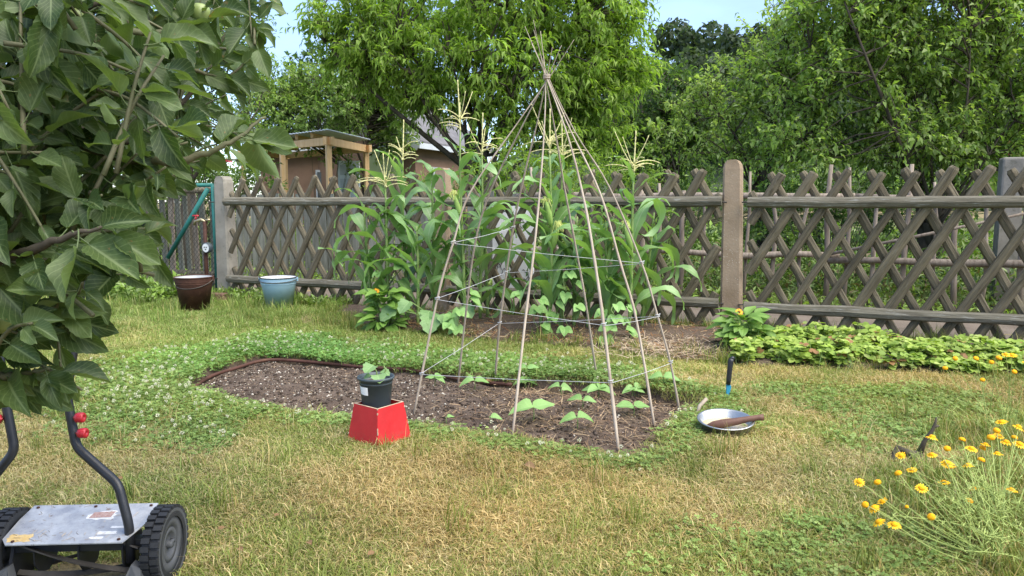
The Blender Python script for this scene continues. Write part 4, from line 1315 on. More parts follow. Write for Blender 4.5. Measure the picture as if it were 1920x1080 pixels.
# --- reel mower
MX, MY = -1.115, 1.875
mw = thing('reel_mower', 'push reel lawn mower with silver cover and dark wheels under the apple branches', 'lawn mower', (MX, MY, float(hz(np.array([MX]), np.array([MY]))[0])), R(3))
WR = 0.100
axis = Matrix.Rotation(math.pi / 2, 3, 'Y')
def wheel(x, s):
    w = link('wheel', None, mw, (x, 0, WR)) if False else None
    m = MB()
    m.lathe([(WR - 0.028, -0.021), (WR - 0.006, -0.0225), (WR - 0.0045, -0.018), (WR - 0.0045, 0.018), (WR - 0.006, 0.0225), (WR - 0.028, 0.021)], 56, (0, 0, 0), axis)
    ty = m.build('wheel', M['rubber'], mw, True, loc=(x, 0, WR))
    m = MB()
    for k in range(30):
        for row, off in ((-0.012, 0.0), (0.012, 0.5)):
            a = 2 * math.pi * (k + off) / 30
            mt = Matrix.Rotation(a, 3, 'X')
            m.box(mt @ Vector((row, 0, WR - 0.002)), (0.021, 0.0135, 0.009), mt)
    m.build('tread_lug', M['rubber'], ty)
    m = MB()
    m.lathe([(0.0, 0.006), (0.012, 0.006), (0.029, 0.004), (0.031, 0.013), (0.044, 0.014), (0.045, 0.010), (0.048, 0.010), (0.049, 0.0155), (0.073, 0.0165), (0.074, 0.013), (0.077, 0.013), (0.078, 0.020), (0.088, 0.0225), (WR - 0.006, 0.0225)], 48, (0, 0, 0), axis)
    m.build('rim', M['wheelface'], ty, True)
    m = MB()
    m.lathe([(0.0, 0.020), (0.008, 0.020), (0.010, 0.016), (0.010, 0.006)], 16, (0, 0, 0), axis)
    m.box((0.010, 0.019, 0.0), (0.012, 0.016, 0.009))
    m.build('hub', M['wheelface'], ty, True)
    return ty
wheel(0.195, 1)
wl = wheel(-0.20, -1)
wl.rotation_euler = (0.3, 0, math.pi)
# cover plate
m = MB()
zb, zf, yb, yf = 0.192, 0.150, 0.055, -0.090
top = [(-0.165, yb, zb), (0.160, yb, zb), (0.160, yb - 0.085, zb - 0.020), (0.128, yf, zf), (-0.158, yf, zf), (-0.176, yf + 0.02, zf + 0.006), (-0.172, 0.0, 0.178)]
bot = [(x, y, z - 0.003) for x, y, z in top]
n = len(top)
m.add(top + bot, [tuple(range(n)), tuple(range(2 * n - 1, n - 1, -1))] + [(i, n + i, n + (i + 1) % n, (i + 1) % n) for i in range(n)])
t = NT('scuffed_cover')
v = t.coords('Object')
cc = t.ramp(t.noise(v, 22, 6, 0.65), [(0.3, (0.23, 0.24, 0.27)), (0.5, (0.34, 0.35, 0.37)), (0.72, (0.46, 0.47, 0.48))])
scr = t.ramp(t.noise(t.coords('Object', (20, 90, 1)), 4, 5, 0.75), [(0.60, 0.0), (0.68, 0.8)])
cc = t.mix(scr, cc, (0.10, 0.11, 0.13))
rus = t.ramp(t.noise(v, 38, 6, 0.75), [(0.60, 0.0), (0.68, 0.8)])
cc = t.mix(rus, cc, (0.16, 0.10, 0.065))
M['cover'] = t.done(t.bsdf(cc, t.ramp(t.noise(v, 40, 3), [(0.3, 0.38), (0.7, 0.62)]), 0.45, 0.2, t.bump(t.noise(v, 60, 4), 0.12, 0.002)))
cover = m.build('cover_plate', M['cover'], mw)
nrm_ = Vector((0, -(zb - zf), (yb - yf))).normalized()
def on_cover(x, y): return Vector((x, y, zf + (zb - zf) * (y - yf) / (yb - yf) + 0.0006))
def torn(x0, y0, w, h, mat, seed, nm):
    rg = random.Random(seed)
    ring = []
    for q in range(22):
        a = 2 * math.pi * q / 22
        ex = max(-1, min(1, 1.35 * math.cos(a))); ey = max(-1, min(1, 1.35 * math.sin(a)))
        ring.append(on_cover(x0 + ex * w / 2 * rg.uniform(0.82, 1.06), y0 + ey * h / 2 * rg.uniform(0.78, 1.08)))
    m = MB(); m.add(ring, [tuple(range(22))]); return m.build(nm, mat, cover)
M['sticker_or'] = surf('faded_orange_sticker', (0.46, 0.30, 0.10), (0.62, 0.46, 0.22), 80, 0.6, 0.2, 120, c3=(0.38, 0.38, 0.38))
M['sticker_w'] = surf('torn_white_sticker', (0.55, 0.54, 0.53), (0.72, 0.72, 0.72), 120, 0.6, 0.2, 120, c3=(0.32, 0.33, 0.36))
M['sticker_r'] = surf('faded_red_print', (0.30, 0.16, 0.13), (0.42, 0.30, 0.26), 110, 0.6, 0.2, 120, c3=(0.55, 0.52, 0.5))
torn(-0.135, -0.068, 0.062, 0.030, M['sticker_or'], 1, 'sticker')
o = torn(0.030, 0.012, 0.075, 0.036, M['sticker_w'], 2, 'sticker')
m = MB(); m.add([on_cover(x, y) + Vector((0, 0, 0.0006)) for x, y in ((0.002, 0.0), (0.058, 0.002), (0.062, 0.024), (0.008, 0.022))], [(0, 1, 2, 3)]); m.build('sticker_print', M['sticker_r'], cover)
for k, (x, y, w, h) in enumerate(((0.075, -0.055, 0.05, 0.012), (0.095, -0.035, 0.04, 0.008), (0.055, -0.072, 0.035, 0.008))): torn(x, y, w, h, M['sticker_w'], 3 + k, 'sticker')
# side plates, reel, bed knife, roller
for s in (-1, 1):
    m = MB()
    ring = [(0.055, 0.055), (0.06, 0.16), (0.02, 0.178), (-0.05, 0.13), (-0.085, 0.05), (-0.07, 0.03), (0.0, 0.02)]
    x0 = s * 0.163
    m.add([(x0 - 0.004, y, z) for y, z in ring] + [(x0 + 0.004, y, z) for y, z in ring], [tuple(range(6, -1, -1)), tuple(range(7, 14))] + [(i, (i + 1) % 7, 7 + (i + 1) % 7, 7 + i) for i in range(7)])
    m.build('side_plate', M['black'], mw)
    m = MB(); m.add([(x0 - 0.012 * s, -0.10, 0.095), (x0 + 0.01 * s, -0.10, 0.085), (x0 + 0.022 * s, -0.13, 0.035), (x0 + 0.012 * s, -0.135, 0.008), (x0 - 0.028 * s, -0.135, 0.010), (x0 - 0.03 * s, -0.125, 0.05),
                     (x0 - 0.012 * s, -0.075, 0.095), (x0 + 0.01 * s, -0.075, 0.085), (x0 + 0.022 * s, -0.09, 0.035), (x0 + 0.012 * s, -0.09, 0.008), (x0 - 0.028 * s, -0.09, 0.010), (x0 - 0.03 * s, -0.09, 0.05)],
                    [(5, 4, 3, 2, 1, 0), (6, 7, 8, 9, 10, 11)] + [(i, (i + 1) % 6, 6 + (i + 1) % 6, 6 + i) for i in range(6)]); m.build('roller_bracket', M['wheelface'], mw)
for b_ in range(5):
    m = MB(); vs, fs = [], []
    for i in range(15):
        s = i / 14
        a = b_ * 2 * math.pi / 5 + s * 1.5
        for rr in (0.058, 0.072): vs.append((-0.155 + 0.31 * s, math.cos(a) * rr, 0.098 + math.sin(a) * rr))
        for rr in (0.072, 0.058): vs.append((-0.155 + 0.31 * s, math.cos(a + 0.06) * rr, 0.098 + math.sin(a + 0.06) * rr))
    for i in range(14):
        for j in range(4): fs.append((i * 4 + j, i * 4 + (j + 1) % 4, (i + 1) * 4 + (j + 1) % 4, (i + 1) * 4 + j))
    m.add(vs, fs); m.build('reel_blade', M['darkwire'], mw)
m = MB(); m.tube([(-0.16, 0, 0.098), (0.16, 0, 0.098)], 0.010, 8)
for x in (-0.11, 0, 0.11): m.lathe([(0.009, -0.002), (0.06, -0.002), (0.06, 0.002), (0.009, 0.002)], 10, (x, 0, 0.098), axis)
m.build('reel_axle', M['black'], mw)
m = MB(); m.bar((-0.163, -0.035, 0.124), (0.163, -0.035, 0.124), 0.03, 0.028); m.build('cross_bar', M['black'], mw)
m = MB(); m.bar((-0.163, -0.06, 0.03), (0.163, -0.06, 0.03), 0.05, 0.008); m.build('bed_knife', M['darkwire'], mw)
m = MB(); m.tube([(-0.15, -0.115, 0.026), (0.15, -0.115, 0.026)], 0.024, 12); m.build('roller', M['rubber'], mw, True)
m = MB()
for (x, y) in ((-0.15, 0.045), (0.145, 0.045), (-0.145, -0.08), (0.115, -0.08), (0.0, 0.045)):
    q = on_cover(x, y); m.lathe([(0.0045, -0.001), (0.0045, 0.002), (0.0025, 0.0032), (0.0, 0.0032)], 6, q)
m.build('bolt', M['rust'], cover)
rg = random.Random(44)
m = MB()
for k in range(46):
    x, y = rg.uniform(-0.15, 0.14), rg.choice((rg.uniform(-0.085, -0.05), rg.uniform(-0.085, 0.05)))
    a = rg.uniform(0, 3.14); L = rg.uniform(0.006, 0.02)
    p0 = on_cover(x, y) + Vector((0, 0, 0.001)); p1 = on_cover(x + math.cos(a) * L, y + math.sin(a) * L) + Vector((0, 0, 0.0015))
    m.tube([p0, p1], 0.0006, 3, False)
gc = m.build('grass_clippings', M['bamboo'], cover); gc['kind'] = 'stuff'
# handle tubes
inv = mw.matrix_basis.inverted()
def hp(px, py, Y): return inv @ P(px, py, Y)
def fillet(pts, r=0.022):
    out = [pts[0]]
    for a, b, c_ in zip(pts[:-2], pts[1:-1], pts[2:]):
        u, w = (a - b), (c_ - b)
        k = min(r, u.length * 0.45, w.length * 0.45)
        p0, p1 = b + u.normalized() * k, b + w.normalized() * k
        for s in (0, 0.25, 0.5, 0.75, 1.0): out.append(p0 * (1 - s) ** 2 + b * 2 * s * (1 - s) + p1 * s * s)
    return out + [pts[-1]]
rt = [hp(246, 1052, 1.83), hp(242, 985, 1.825), hp(222, 908, 1.84), hp(143, 838, 1.88), hp(125, 740, 1.90), hp(140, 640, 1.93), hp(152, 540, 1.96), hp(160, 420, 2.0)]
lt = [hp(-62, 1052, 1.87), hp(-58, 985, 1.87), hp(-36, 925, 1.88), hp(28, 845, 1.90), hp(8, 740, 1.92), hp(-4, 640, 1.95), hp(-10, 540, 1.98), hp(-15, 420, 2.02)]
for pts in (rt, lt):
    m = MB(); m.tube(fillet(pts), 0.0118, 10); m.build('handle_tube', M['black'], mw, True)
m = MB(); m.tube([rt[-1], (rt[-1] + lt[-1]) / 2 + Vector((0, 0, 0.03)), lt[-1]], 0.012, 10); m.build('handle_grip', M['rubber'], mw, True)
for (px, py, Y, s) in ((150, 783, 1.875, 1), (155, 812, 1.87, 1), (-6, 786, 1.90, -1)):
    q = hp(px, py, Y)
    m = MB(); m.lathe([(0.003, -0.016), (0.004, -0.012), (0.0115, -0.010), (0.0135, -0.004), (0.0135, 0.008), (0.0115, 0.011), (0.005, 0.0105), (0.0045, 0.007), (0, 0.007)], 10, q, Matrix.Rotation(math.pi / 2 * s, 3, 'Y'))
    m.build('knob', M['redplastic'], mw, True)

# --- bean seedlings inside the tepee
seed_px = [(815, 722, 1.0, 'by the left front cane', 3), (890, 730, 1.1, 'below the low string between the left canes', 2), (985, 712, 1.1, 'at the far rim just right of the front cane', 3), (988, 724, 0.9, 'second from the far rim beside the front cane', 2),
           (1050, 718, 0.9, 'under the low string midway between canes', 2), (1122, 728, 1.2, 'bushy one at the far rim left of the thick cane', 4), (1190, 726, 1.0, 'at the far rim right of the thick cane', 2),
           (1185, 746, 0.8, 'small one right of the thick cane', 2), (1243, 724, 1.2, 'farthest right near the rim', 2), (1188, 774, 1.15, 'close right of the thick cane, lower of two', 2),
           (1092, 764, 1.05, 'in the middle of the mulch', 2), (1000, 790, 1.6, 'largest one beside the middle front cane', 2), (1082, 806, 1.25, 'nearest the front rim between two front canes', 2), (918, 792, 0.7, 'small one left of the middle front cane', 1), (836, 790, 0.6, 'tiny one at the front rim near the red box', 1), (1052, 742, 0.6, 'tiny one in the middle of the straw', 1)]
rg = random.Random(31)
for (px, py, s, lab, nl) in seed_px:
    p = onG(px, py)
    root = thing('bean_seedling', 'young bean seedling, ' + lab, 'seedling', p, 0, 'bean seedlings under the tepee')
    m = MB()
    h = 0.035 * s + 0.012
    m.tube([(0, 0, -0.01), (0.003, 0.002, h * 0.6), (0, 0, h)], [0.003, 0.0025, 0.002], 6)
    m.build('stem', M['greenstem'], root, True)
    a0 = rg.uniform(-0.5, 0.5)
    for k in range(nl):
        a = a0 + k * math.pi + (k // 2) * 1.2
        L = 0.066 * s * rg.uniform(0.85, 1.15)
        put_leaf(HEART[rg.randrange(4)], root, (math.cos(a) * 0.008, math.sin(a) * 0.008, h + 0.006 * (k // 2)), (math.cos(a), math.sin(a) * 0.8, rg.uniform(-0.05, 0.2)), L, (0.0, -0.35, 1), wide=0.85)

# --- stones, straw and clods on the soil (too many to count)
def in_bed(rg, n, margin):
    lo, hi = BED.min(0), BED.max(0)
    out = np.zeros((0, 2))
    while len(out) < n:
        q = rg.uniform(lo, hi, (n * 2, 2))
        out = np.vstack([out, q[poly_sd(q[:, 0], q[:, 1], BED) < -margin]])
    return out[:n]
OCT = (np.array([[1, 0, 0], [-1, 0, 0], [0, 1, 0], [0, -1, 0], [0, 0, 1], [0, 0, -1.0]]), np.array([[0, 2, 4], [2, 1, 4], [1, 3, 4], [3, 0, 4], [2, 0, 5], [1, 2, 5], [3, 1, 5], [0, 3, 5]]))
def rand_frames(rg, n):
    return frames(rg.normal(size=(n, 3)), rg.normal(size=(n, 3)))
rgn = np.random.default_rng(71)
def lumps(name, label, cat, n, smin, smax, cols, margin, keep=None, smooth=False):
    q = in_bed(rgn, n, margin)
    if keep is not None: q = q[keep(q)]
    n = len(q)
    sz = smin + (smax - smin) * rgn.random(n) ** 3
    z = hz(q[:, 0], q[:, 1])
    loc = np.stack([q[:, 0], q[:, 1], z + sz * 0.25], 1)
    sc = np.stack([sz * rgn.uniform(0.7, 1.3, n), sz * rgn.uniform(0.7, 1.3, n), sz * rgn.uniform(0.4, 0.8, n)], 1)
    col = np.array(cols)[rgn.integers(0, len(cols), n)] * rgn.uniform(0.75, 1.2, (n, 1))
    fr = frames(np.stack([rgn.normal(size=n), rgn.normal(size=n), rgn.normal(size=n) * 0.25], 1), np.array([[0, 0, 1.0]]) + rgn.normal(size=(n, 3)) * 0.25)
    a = Acc(); a.add(*scatter(OCT[0], OCT[1], loc, fr, sc, col))
    o = link(name, a.mesh(name, M['dryleaf'], smooth)); return setp(o, label, cat, kind='stuff')
lumps('soil_clods', 'small crumbs and clods of dark earth on the bed', 'soil', 6500, 0.003, 0.013, [(0.08, 0.06, 0.047), (0.058, 0.043, 0.033), (0.12, 0.092, 0.072)], 0.02)
lumps('pebbles', 'pale pebbles and grit strewn over the soil bed', 'pebbles', 5200, 0.0018, 0.009, [(0.42, 0.37, 0.30), (0.30, 0.25, 0.19), (0.55, 0.50, 0.43), (0.24, 0.17, 0.12)], 0.03, lambda q: (q[:, 0] < -0.35) | (rgn.random(len(q)) < 0.35))
STRAW = (np.array([[-1, 0, 0], [1, 0, 0], [1, 0.5, 0.05], [-1, 0.5, 0.05], [0.8, 1, 0], [-0.8, 1, 0]], float), np.array([[0, 1, 2, 3], [3, 2, 4, 5]]))
def straw(name, label, q, lmin, lmax, wid, cols, lift=0.012, zf=None):
    n = len(q)
    z = (zf(q) if zf else hz(q[:, 0], q[:, 1])) + lift * rgn.random(n) + 0.003
    ln = rgn.uniform(lmin, lmax, n)
    d = np.stack([rgn.normal(size=n), rgn.normal(size=n), rgn.normal(size=n) * 0.22], 1)
    col = np.array(cols)[rgn.integers(0, len(cols), n)] * rgn.uniform(0.65, 1.25, (n, 1))
    sc = np.stack([wid * rgn.uniform(0.6, 1.4, n), ln, ln * rgn.uniform(-1.5, 1.5, n)], 1)
    a = Acc(); a.add(*scatter(STRAW[0], STRAW[1], np.stack([q[:, 0], q[:, 1], z], 1), frames(d, np.array([[0, 0, 1.0]]) + rgn.normal(size=(n, 3)) * 0.3), sc, col))
    o = link(name, a.mesh(name, M['dryleaf'])); return setp(o, label, 'mulch', kind='stuff')
q = in_bed(rgn, 6500, 0.03)
q = q[(sstep(-0.55, 0.1, q[:, 0]) * (0.35 + fbm(q[:, 0] * 5, q[:, 1] * 5, 9)) > rgn.random(len(q)) * 0.95)]
straw('straw_mulch', 'thin brown straw mulch between the bean seedlings', q, 0.02, 0.075, 0.0012, [(0.26, 0.17, 0.10), (0.36, 0.25, 0.15), (0.17, 0.105, 0.065), (0.42, 0.31, 0.19)])
q = in_bed(rgn, 900, 0.03); q = q[q[:, 0] < -0.3]
straw('straw_mulch', 'few straw bits on the pebbly left end of the bed', q, 0.015, 0.045, 0.0012, [(0.30, 0.22, 0.14), (0.20, 0.14, 0.09)])

# --- loose stick stubs at the bed's end, dead root by the flowers
p = onG(1312, 772)
ob = MB(); ob.tube([p + Vector((-0.02, -0.02, -0.01)), p + Vector((0.0, 0, 0.03)), p + Vector((0.035, 0.01, 0.062))], [0.008, 0.009, 0.0085], 8); o = ob.build('stick_stub', M['bamboo'], None, True)
setp(o, 'short pale stick stub at the right end of the soil bed', 'stick')
p = onG(1702, 862)
root = thing('dead_root', 'dark dead root with upright twig beside the yellow flowers', 'root', p)
root.scale = (1.35, 1.35, 1.35)
m = MB()
m.tube([(-0.05, 0.0, 0.0), (-0.03, 0, 0.035), (0.0, -0.005, 0.02), (0.035, 0, 0.012)], [0.006, 0.010, 0.011, 0.014], 8)
m.tube([(0.03, 0, 0.012), (0.045, 0, 0.055), (0.062, -0.005, 0.088), (0.072, 0, 0.105), (0.074, 0, 0.125)], [0.011, 0.0062, 0.005, 0.004, 0.0025], 7)
m.tube([(0.066, 0, 0.096), (0.082, 0, 0.10)], [0.005, 0.003], 5)
m.tube([(-0.03, 0, 0.03), (-0.06, -0.03, 0.0), (-0.075, -0.04, -0.01)], [0.010, 0.008, 0.005], 6)
m.tube([(0.0, 0, 0.015), (0.01, -0.05, 0.004), (0.0, -0.08, -0.01)], [0.012, 0.008, 0.005], 6)
m.build('root_wood', M['bark'], root, True)
# ================================================================== CORN AND BORDER PLANTS
M['cornleaf'] = veined('corn_leaf', (0.125, 0.23, 0.065), (0.22, 0.36, 0.13), (0.34, 0.42, 0.24), 0.28, 0.38, 0.5, 0.0, 1.15)
M['cornstalk'] = surf('corn_stalk', (0.13, 0.20, 0.055), (0.22, 0.30, 0.10), 14, 0.5, 0.1, 30, (1, 1, 0.3))
M['tassel'] = surf('corn_tassel', (0.50, 0.47, 0.20), (0.68, 0.63, 0.33), 60, 0.8, 0.5, 120)
M['silk'] = surf('corn_silk', (0.50, 0.55, 0.14), (0.66, 0.68, 0.25), 30, 0.6, 0.1, 30)
M['husk'] = surf('corn_husk', (0.17, 0.28, 0.06), (0.25, 0.36, 0.10), 12, 0.55, 0.2, 40, (1, 1, 0.2))
def corn_leaf(seed, rise, droop, kink):
    """ribbon in the YZ plane, length 1, leaving the stalk upward and arching over"""
    rg = random.Random(seed)
    n = 13
    vs, uv, fs = [], [], []
    ang = rise
    y = z = 0.0
    tw = rg.uniform(-1.3, 1.3)
    for i in range(n + 1):
        s = i / n
        w = 0.054 * (min(1, (0.45 + s * 2.6)) * (1 - max(0, (s - 0.3) / 0.7) ** 1.7)) + 0.0008
        t_ = tw * s
        for j, u_ in enumerate((-1, 0, 1)):
            wave = 0.018 * math.sin(s * 19 + (0 if u_ < 0 else 2.2) + seed) * abs(u_) * min(1, s * 4)
            fold = 0.010 * abs(u_) * (1 - s * 0.5)
            xx, zz = u_ * w * math.cos(t_), u_ * w * math.sin(t_) + wave + fold
            vs.append((xx, y - math.sin(ang) * zz, z + math.cos(ang) * zz)); uv.append((u_, s))
        ang -= droop / n * (0.4 + 1.5 * s)
        if kink and abs(s - kink) < 0.5 / n: ang -= 1.1
        y += math.cos(ang) / n; z += math.sin(ang) / n
    for i in range(n):
        for j in range(2): fs.append((i * 3 + j, i * 3 + j + 1, (i + 1) * 3 + j + 1, (i + 1) * 3 + j))
    return np_mesh('leaf', np.array(vs), np.array(fs), M['cornleaf'], None, True, np.array(uv))
CORN = [corn_leaf(k, 1.27 - 0.06 * (k % 3), (2.2, 2.7, 3.1, 1.7, 2.5, 1.2, 2.0, 3.4)[k], (0, 0, 0.42, 0, 0.5, 0, 0.35, 0)[k]) for k in range(8)]
def corn(px, py, htop, label, seed, tassel=True, nleaf=10, ear=None, tass_px=None, lean=0.0):
    rg = random.Random(seed)
    p = onG(px, py)
    p.z = float(hz(np.array([p.x]), np.array([p.y]), False)[0]) + 0.01
    root = thing('corn_plant', label, 'corn', p, 0, 'corn plants before the fence')
    stalk_h = htop * (0.80 if tassel else 0.88)
    n = 10
    def axis_pt(z): return Vector((lean * z + 0.012 * math.sin(z * 3 + seed), 0.010 * math.sin(z * 2 + seed * 2), z))
    pts = [axis_pt(stalk_h * i / n) for i in range(n + 1)]
    m = MB(); m.tube(pts, lerp_list([0.0135, 0.0125, 0.010, 0.006], n + 1), 8)
    for i in range(1, n): m.tube([pts[i] - Vector((0, 0, 0.008)), pts[i], pts[i] + Vector((0, 0, 0.008))], [0.0125 - 0.0006 * i, 0.0155 - 0.0007 * i, 0.0125 - 0.0006 * i], 8, False)
    m.build('stalk', M['cornstalk'], root, True)
    az = rg.uniform(-0.5, 0.5)
    for k in range(nleaf):
        z = stalk_h * (0.10 + 0.84 * k / max(1, nleaf - 1))
        a = az + math.pi * k + rg.uniform(-0.55, 0.55)
        L = (0.48 + 0.28 * math.sin(math.pi * min(1, 0.2 + k / nleaf))) * rg.uniform(0.75, 1.05)
        if k > nleaf - 3: L *= 0.72
        o = link('leaf', CORN[rg.randrange(8)], root, axis_pt(z))
        o.rotation_euler = (rg.uniform(-0.15, 0.25), rg.uniform(-0.15, 0.15), a - math.pi / 2)
        o.scale = (rg.uniform(0.85, 1.15) * min(1, L * 1.5), L, L)
    if tassel:
        top = pts[-1]
        m = MB()
        L = htop - stalk_h
        def spike(a, b, r):
            d = (b - a)
            k_ = max(4, int(d.length / 0.018))
            sag = Vector((0, 0, -d.length * 0.10 * (1 if abs(d.z) < d.length * 0.9 else 0)))
            q = [a + d * (i / k_) + sag * (4 * (i / k_) * ((i / k_) - 1)) * -0.5 + Vector((0, 0, -0.55 * d.length * (i / k_) ** 2 if abs(d.z) < d.length * 0.88 else 0)) for i in range(k_ + 1)]
            m.tube(q, [r * (1.25 if i % 2 else 0.75) * (1 - 0.4 * i / k_) for i in range(k_ + 1)], 5)
        spike(top, top + Vector((rg.uniform(-0.02, 0.02), 0, L)), 0.0070)
        for b_ in range(rg.randint(11, 14)):
            a = b_ * 2.4 + rg.random()
            e = rg.uniform(0.45, 1.15)
            LL = rg.uniform(0.14, 0.30)
            s = top + Vector((0, 0, rg.uniform(0.0, 0.10)))
            spike(s, s + Vector((math.cos(a) * math.cos(e), math.sin(a) * math.cos(e) * 0.8, math.sin(e) * 1.05)) * LL, 0.0044)
        m.build('tassel', M['tassel'], root, True)
    for (ez, ea) in (ear or ()):
        q = axis_pt(ez); d = Vector((math.cos(ea) * 0.3, math.sin(ea) * 0.3, 1)).normalized()
        pp = [q + d * s for s in (0.0, 0.04, 0.10, 0.16, 0.20)]
        m = MB(); m.tube(pp, [0.008, 0.020, 0.024, 0.018, 0.009], 8); eo = m.build('ear', M['husk'], root, True)
        m = MB()
        for h_ in range(26):
            a = rg.uniform(0, 6.28); r_ = rg.uniform(0.02, 0.05)
            e = pp[-1]
            m.tube([e, e + Vector((math.cos(a) * r_ * 0.5, math.sin(a) * r_ * 0.5, rg.uniform(0.02, 0.045))), e + Vector((math.cos(a) * r_, math.sin(a) * r_, rg.uniform(-0.05, 0.02)))], 0.0018, 3, False)
        m.build('silk', M['silk'], eo)
    return root
def ht(px, toppy, py):
    p = onG(px, py)
    return P(px, toppy, p.y).z
for (px, py, top, tas, nl, ear, lean, lab) in (
    (700, 608, 355, 0, 8, (), -0.05, 'leafy corn plant without tassel, leftmost of the row'),
    (733, 612, 290, 1, 10, (), -0.03, 'corn plant with a short tassel, second from the row\'s left end'),
    (762, 608, 226, 1, 10, (), 0.0, 'corn plant whose tassel stands before the green shuttered window'),
    (812, 612, 275, 0, 10, (), 0.02, 'corn plant without tassel, its broad top leaf folded over'),
    (868, 618, 152, 1, 11, ((0.85, 3.6),), 0.0, 'tallest corn plant, its tassel spike before the peach tree crown'),
    (903, 608, 214, 1, 10, (), 0.0, 'corn plant right beside the tallest one, slimmer tassel'),
    (912, 603, 330, 0, 6, (), -0.02, 'bushy corn plant just left of the white board'),
    (1012, 620, 335, 0, 7, (), 0.03, 'corn plant without tassel near the row\'s middle, arching leaves'),
    (1030, 628, 205, 1, 11, ((0.80, 3.9), (0.62, -0.6)), 0.0, 'corn plant with wide yellow tassel directly behind the tepee'),
    (1052, 618, 228, 1, 10, (), 0.0, 'corn plant with half hidden tassel behind the tepee canes'),
    (1100, 624, 385, 0, 9, (), 0.02, 'short corn plant behind the right hand canes'),
    (1140, 630, 395, 0, 9, ((0.5, 0.8),), -0.02, 'short corn plant with a green ear and silk'),
    (1176, 632, 252, 1, 10, ((0.62, 3.4),), 0.03, 'corn plant with tassel at the right end of the row'),
    (785, 616, 400, 0, 9, (), -0.02, 'short leafy corn plant between two tasselled ones left of the folded leaf'),
    (1078, 622, 380, 0, 10, (), 0.01, 'short leafy corn plant behind the thick front cane'),
    (1205, 622, 372, 0, 8, (), 0.06, 'small corn plant with drooping leaf, last on the right')):
    corn(px, py, ht(px, top, py), lab, px, bool(tas), nl + 2, ear, None, lean)

# beans climbing among the corn
rg = random.Random(77)
m = None
for (px, py, n, hgt, lab) in ((1005, 636, 9, 0.40, 'broad leaved bean plant at the foot of the middle corn'), (735, 612, 8, 0.62, 'bean plant climbing the left corn'), (1150, 640, 9, 0.30, 'bean plant at the foot of the right corn behind the canes'), (862, 630, 7, 0.35, 'bean plant below the tallest corn'), (1060, 634, 6, 0.55, 'bean plant climbing behind the tepee')):
    p = onG(px, py); p.z = 0.02
    root = thing('bean_plant', lab, 'bean plant', p, 0, 'beans growing among the corn')
    m = MB(); pts = [Vector((0.02 * math.sin(z * 15), 0.02 * math.cos(z * 15), z * hgt)) for z in np.linspace(0, 1, 12)]
    m.tube(pts, 0.003, 5); m.build('stem', M['greenstem'], root)
    for k in range(n):
        z = hgt * (0.15 + 0.85 * k / n)
        a = rg.uniform(-math.pi, 0.2)
        r_ = rg.uniform(0.03, 0.17)
        q = Vector((math.cos(a) * r_, math.sin(a) * r_, z))
        for b_ in (-1.1, 0, 1.1)[rg.randrange(2):]: put_leaf(HEART[rg.randrange(4)], root, q, (math.cos(a + b_), math.sin(a + b_), -0.3), rg.uniform(0.06, 0.085), (math.cos(a) * 0.6, math.sin(a) * 0.6 - 0.4, 1))
# squash plant with big leaves
p = onG(815, 622); p.z = 0.01
root = thing('squash_plant', 'low squash plant with big lobed leaves below the left corn', 'squash plant', p)
m = MB()
for k in range(9):
    a = rg.uniform(-2.9, -0.2); r_ = rg.uniform(0.05, 0.24); z = rg.uniform(0.08, 0.24)
    q = Vector((math.cos(a) * r_ * 1.3, math.sin(a) * r_ * 0.6, z))
    m.tube([(0, 0, 0), q * 0.5 + Vector((0, 0, 0.05)), q], 0.005, 5)
    put_leaf(SQUASH[k % 3], root, q, (math.cos(a), math.sin(a), -0.5), rg.uniform(0.11, 0.16), (0, -0.6, 1))
m.build('stem', M['greenstem'], root)

# --- calendulas
M['calorange'] = surf('calendula_petal', (0.85, 0.30, 0.005), (0.90, 0.42, 0.01), 20, 0.6, 0.0, 20)
M['calcentre'] = surf('calendula_disc', (0.10, 0.04, 0.01), (0.22, 0.10, 0.02), 60, 0.9, 0.4, 100)
M['yellow'] = surf('golden_petal', (0.85, 0.42, 0.003), (0.90, 0.52, 0.006), 20, 0.55, 0.0, 20)
M['yellowdisc'] = surf('golden_disc', (0.70, 0.30, 0.003), (0.82, 0.40, 0.005), 150, 0.8, 0.6, 200)
def flower(parent, p, nrm_d, r, npet, mp_, md_, disc=0.42, petal_droop=0.0, name='flower', seed=0):
    rg = random.Random(seed)
    z = Vector(nrm_d).normalized()
    x = z.orthogonal().normalized(); y = z.cross(x)
    p = Vector(p)
    m = MB()
    for k in range(npet):
        a = 2 * math.pi * k / npet + rg.uniform(-0.08, 0.08)
        d = x * math.cos(a) + y * math.sin(a); s = x * -math.sin(a) + y * math.cos(a)
        R_ = r * rg.uniform(0.88, 1.08); w = 2.6 * r / npet * 0.62
        dz = -petal_droop * r
        c0 = p + d * r * disc * 0.7
        m.add([c0 - s * w * 0.6, c0 + s * w * 0.6, p + d * R_ * 0.8 + s * w + z * dz * 0.6, p + d * R_ + z * dz, p + d * R_ * 0.8 - s * w + z * dz * 0.6], [(0, 1, 2, 3, 4)])
    f = m.build(name, mp_, parent) if npet else None
    mt = Matrix((x, y, z)).transposed()
    m = MB(); dr = r * disc
    m.lathe([(dr * 0.9, -dr * 0.35), (dr, 0.0), (dr * 0.85, dr * 0.35), (dr * 0.5, dr * 0.58), (0.0, dr * 0.66)], 10, p, mt)
    m.build('disc' if f else name, md_, f or parent, True)
    return f
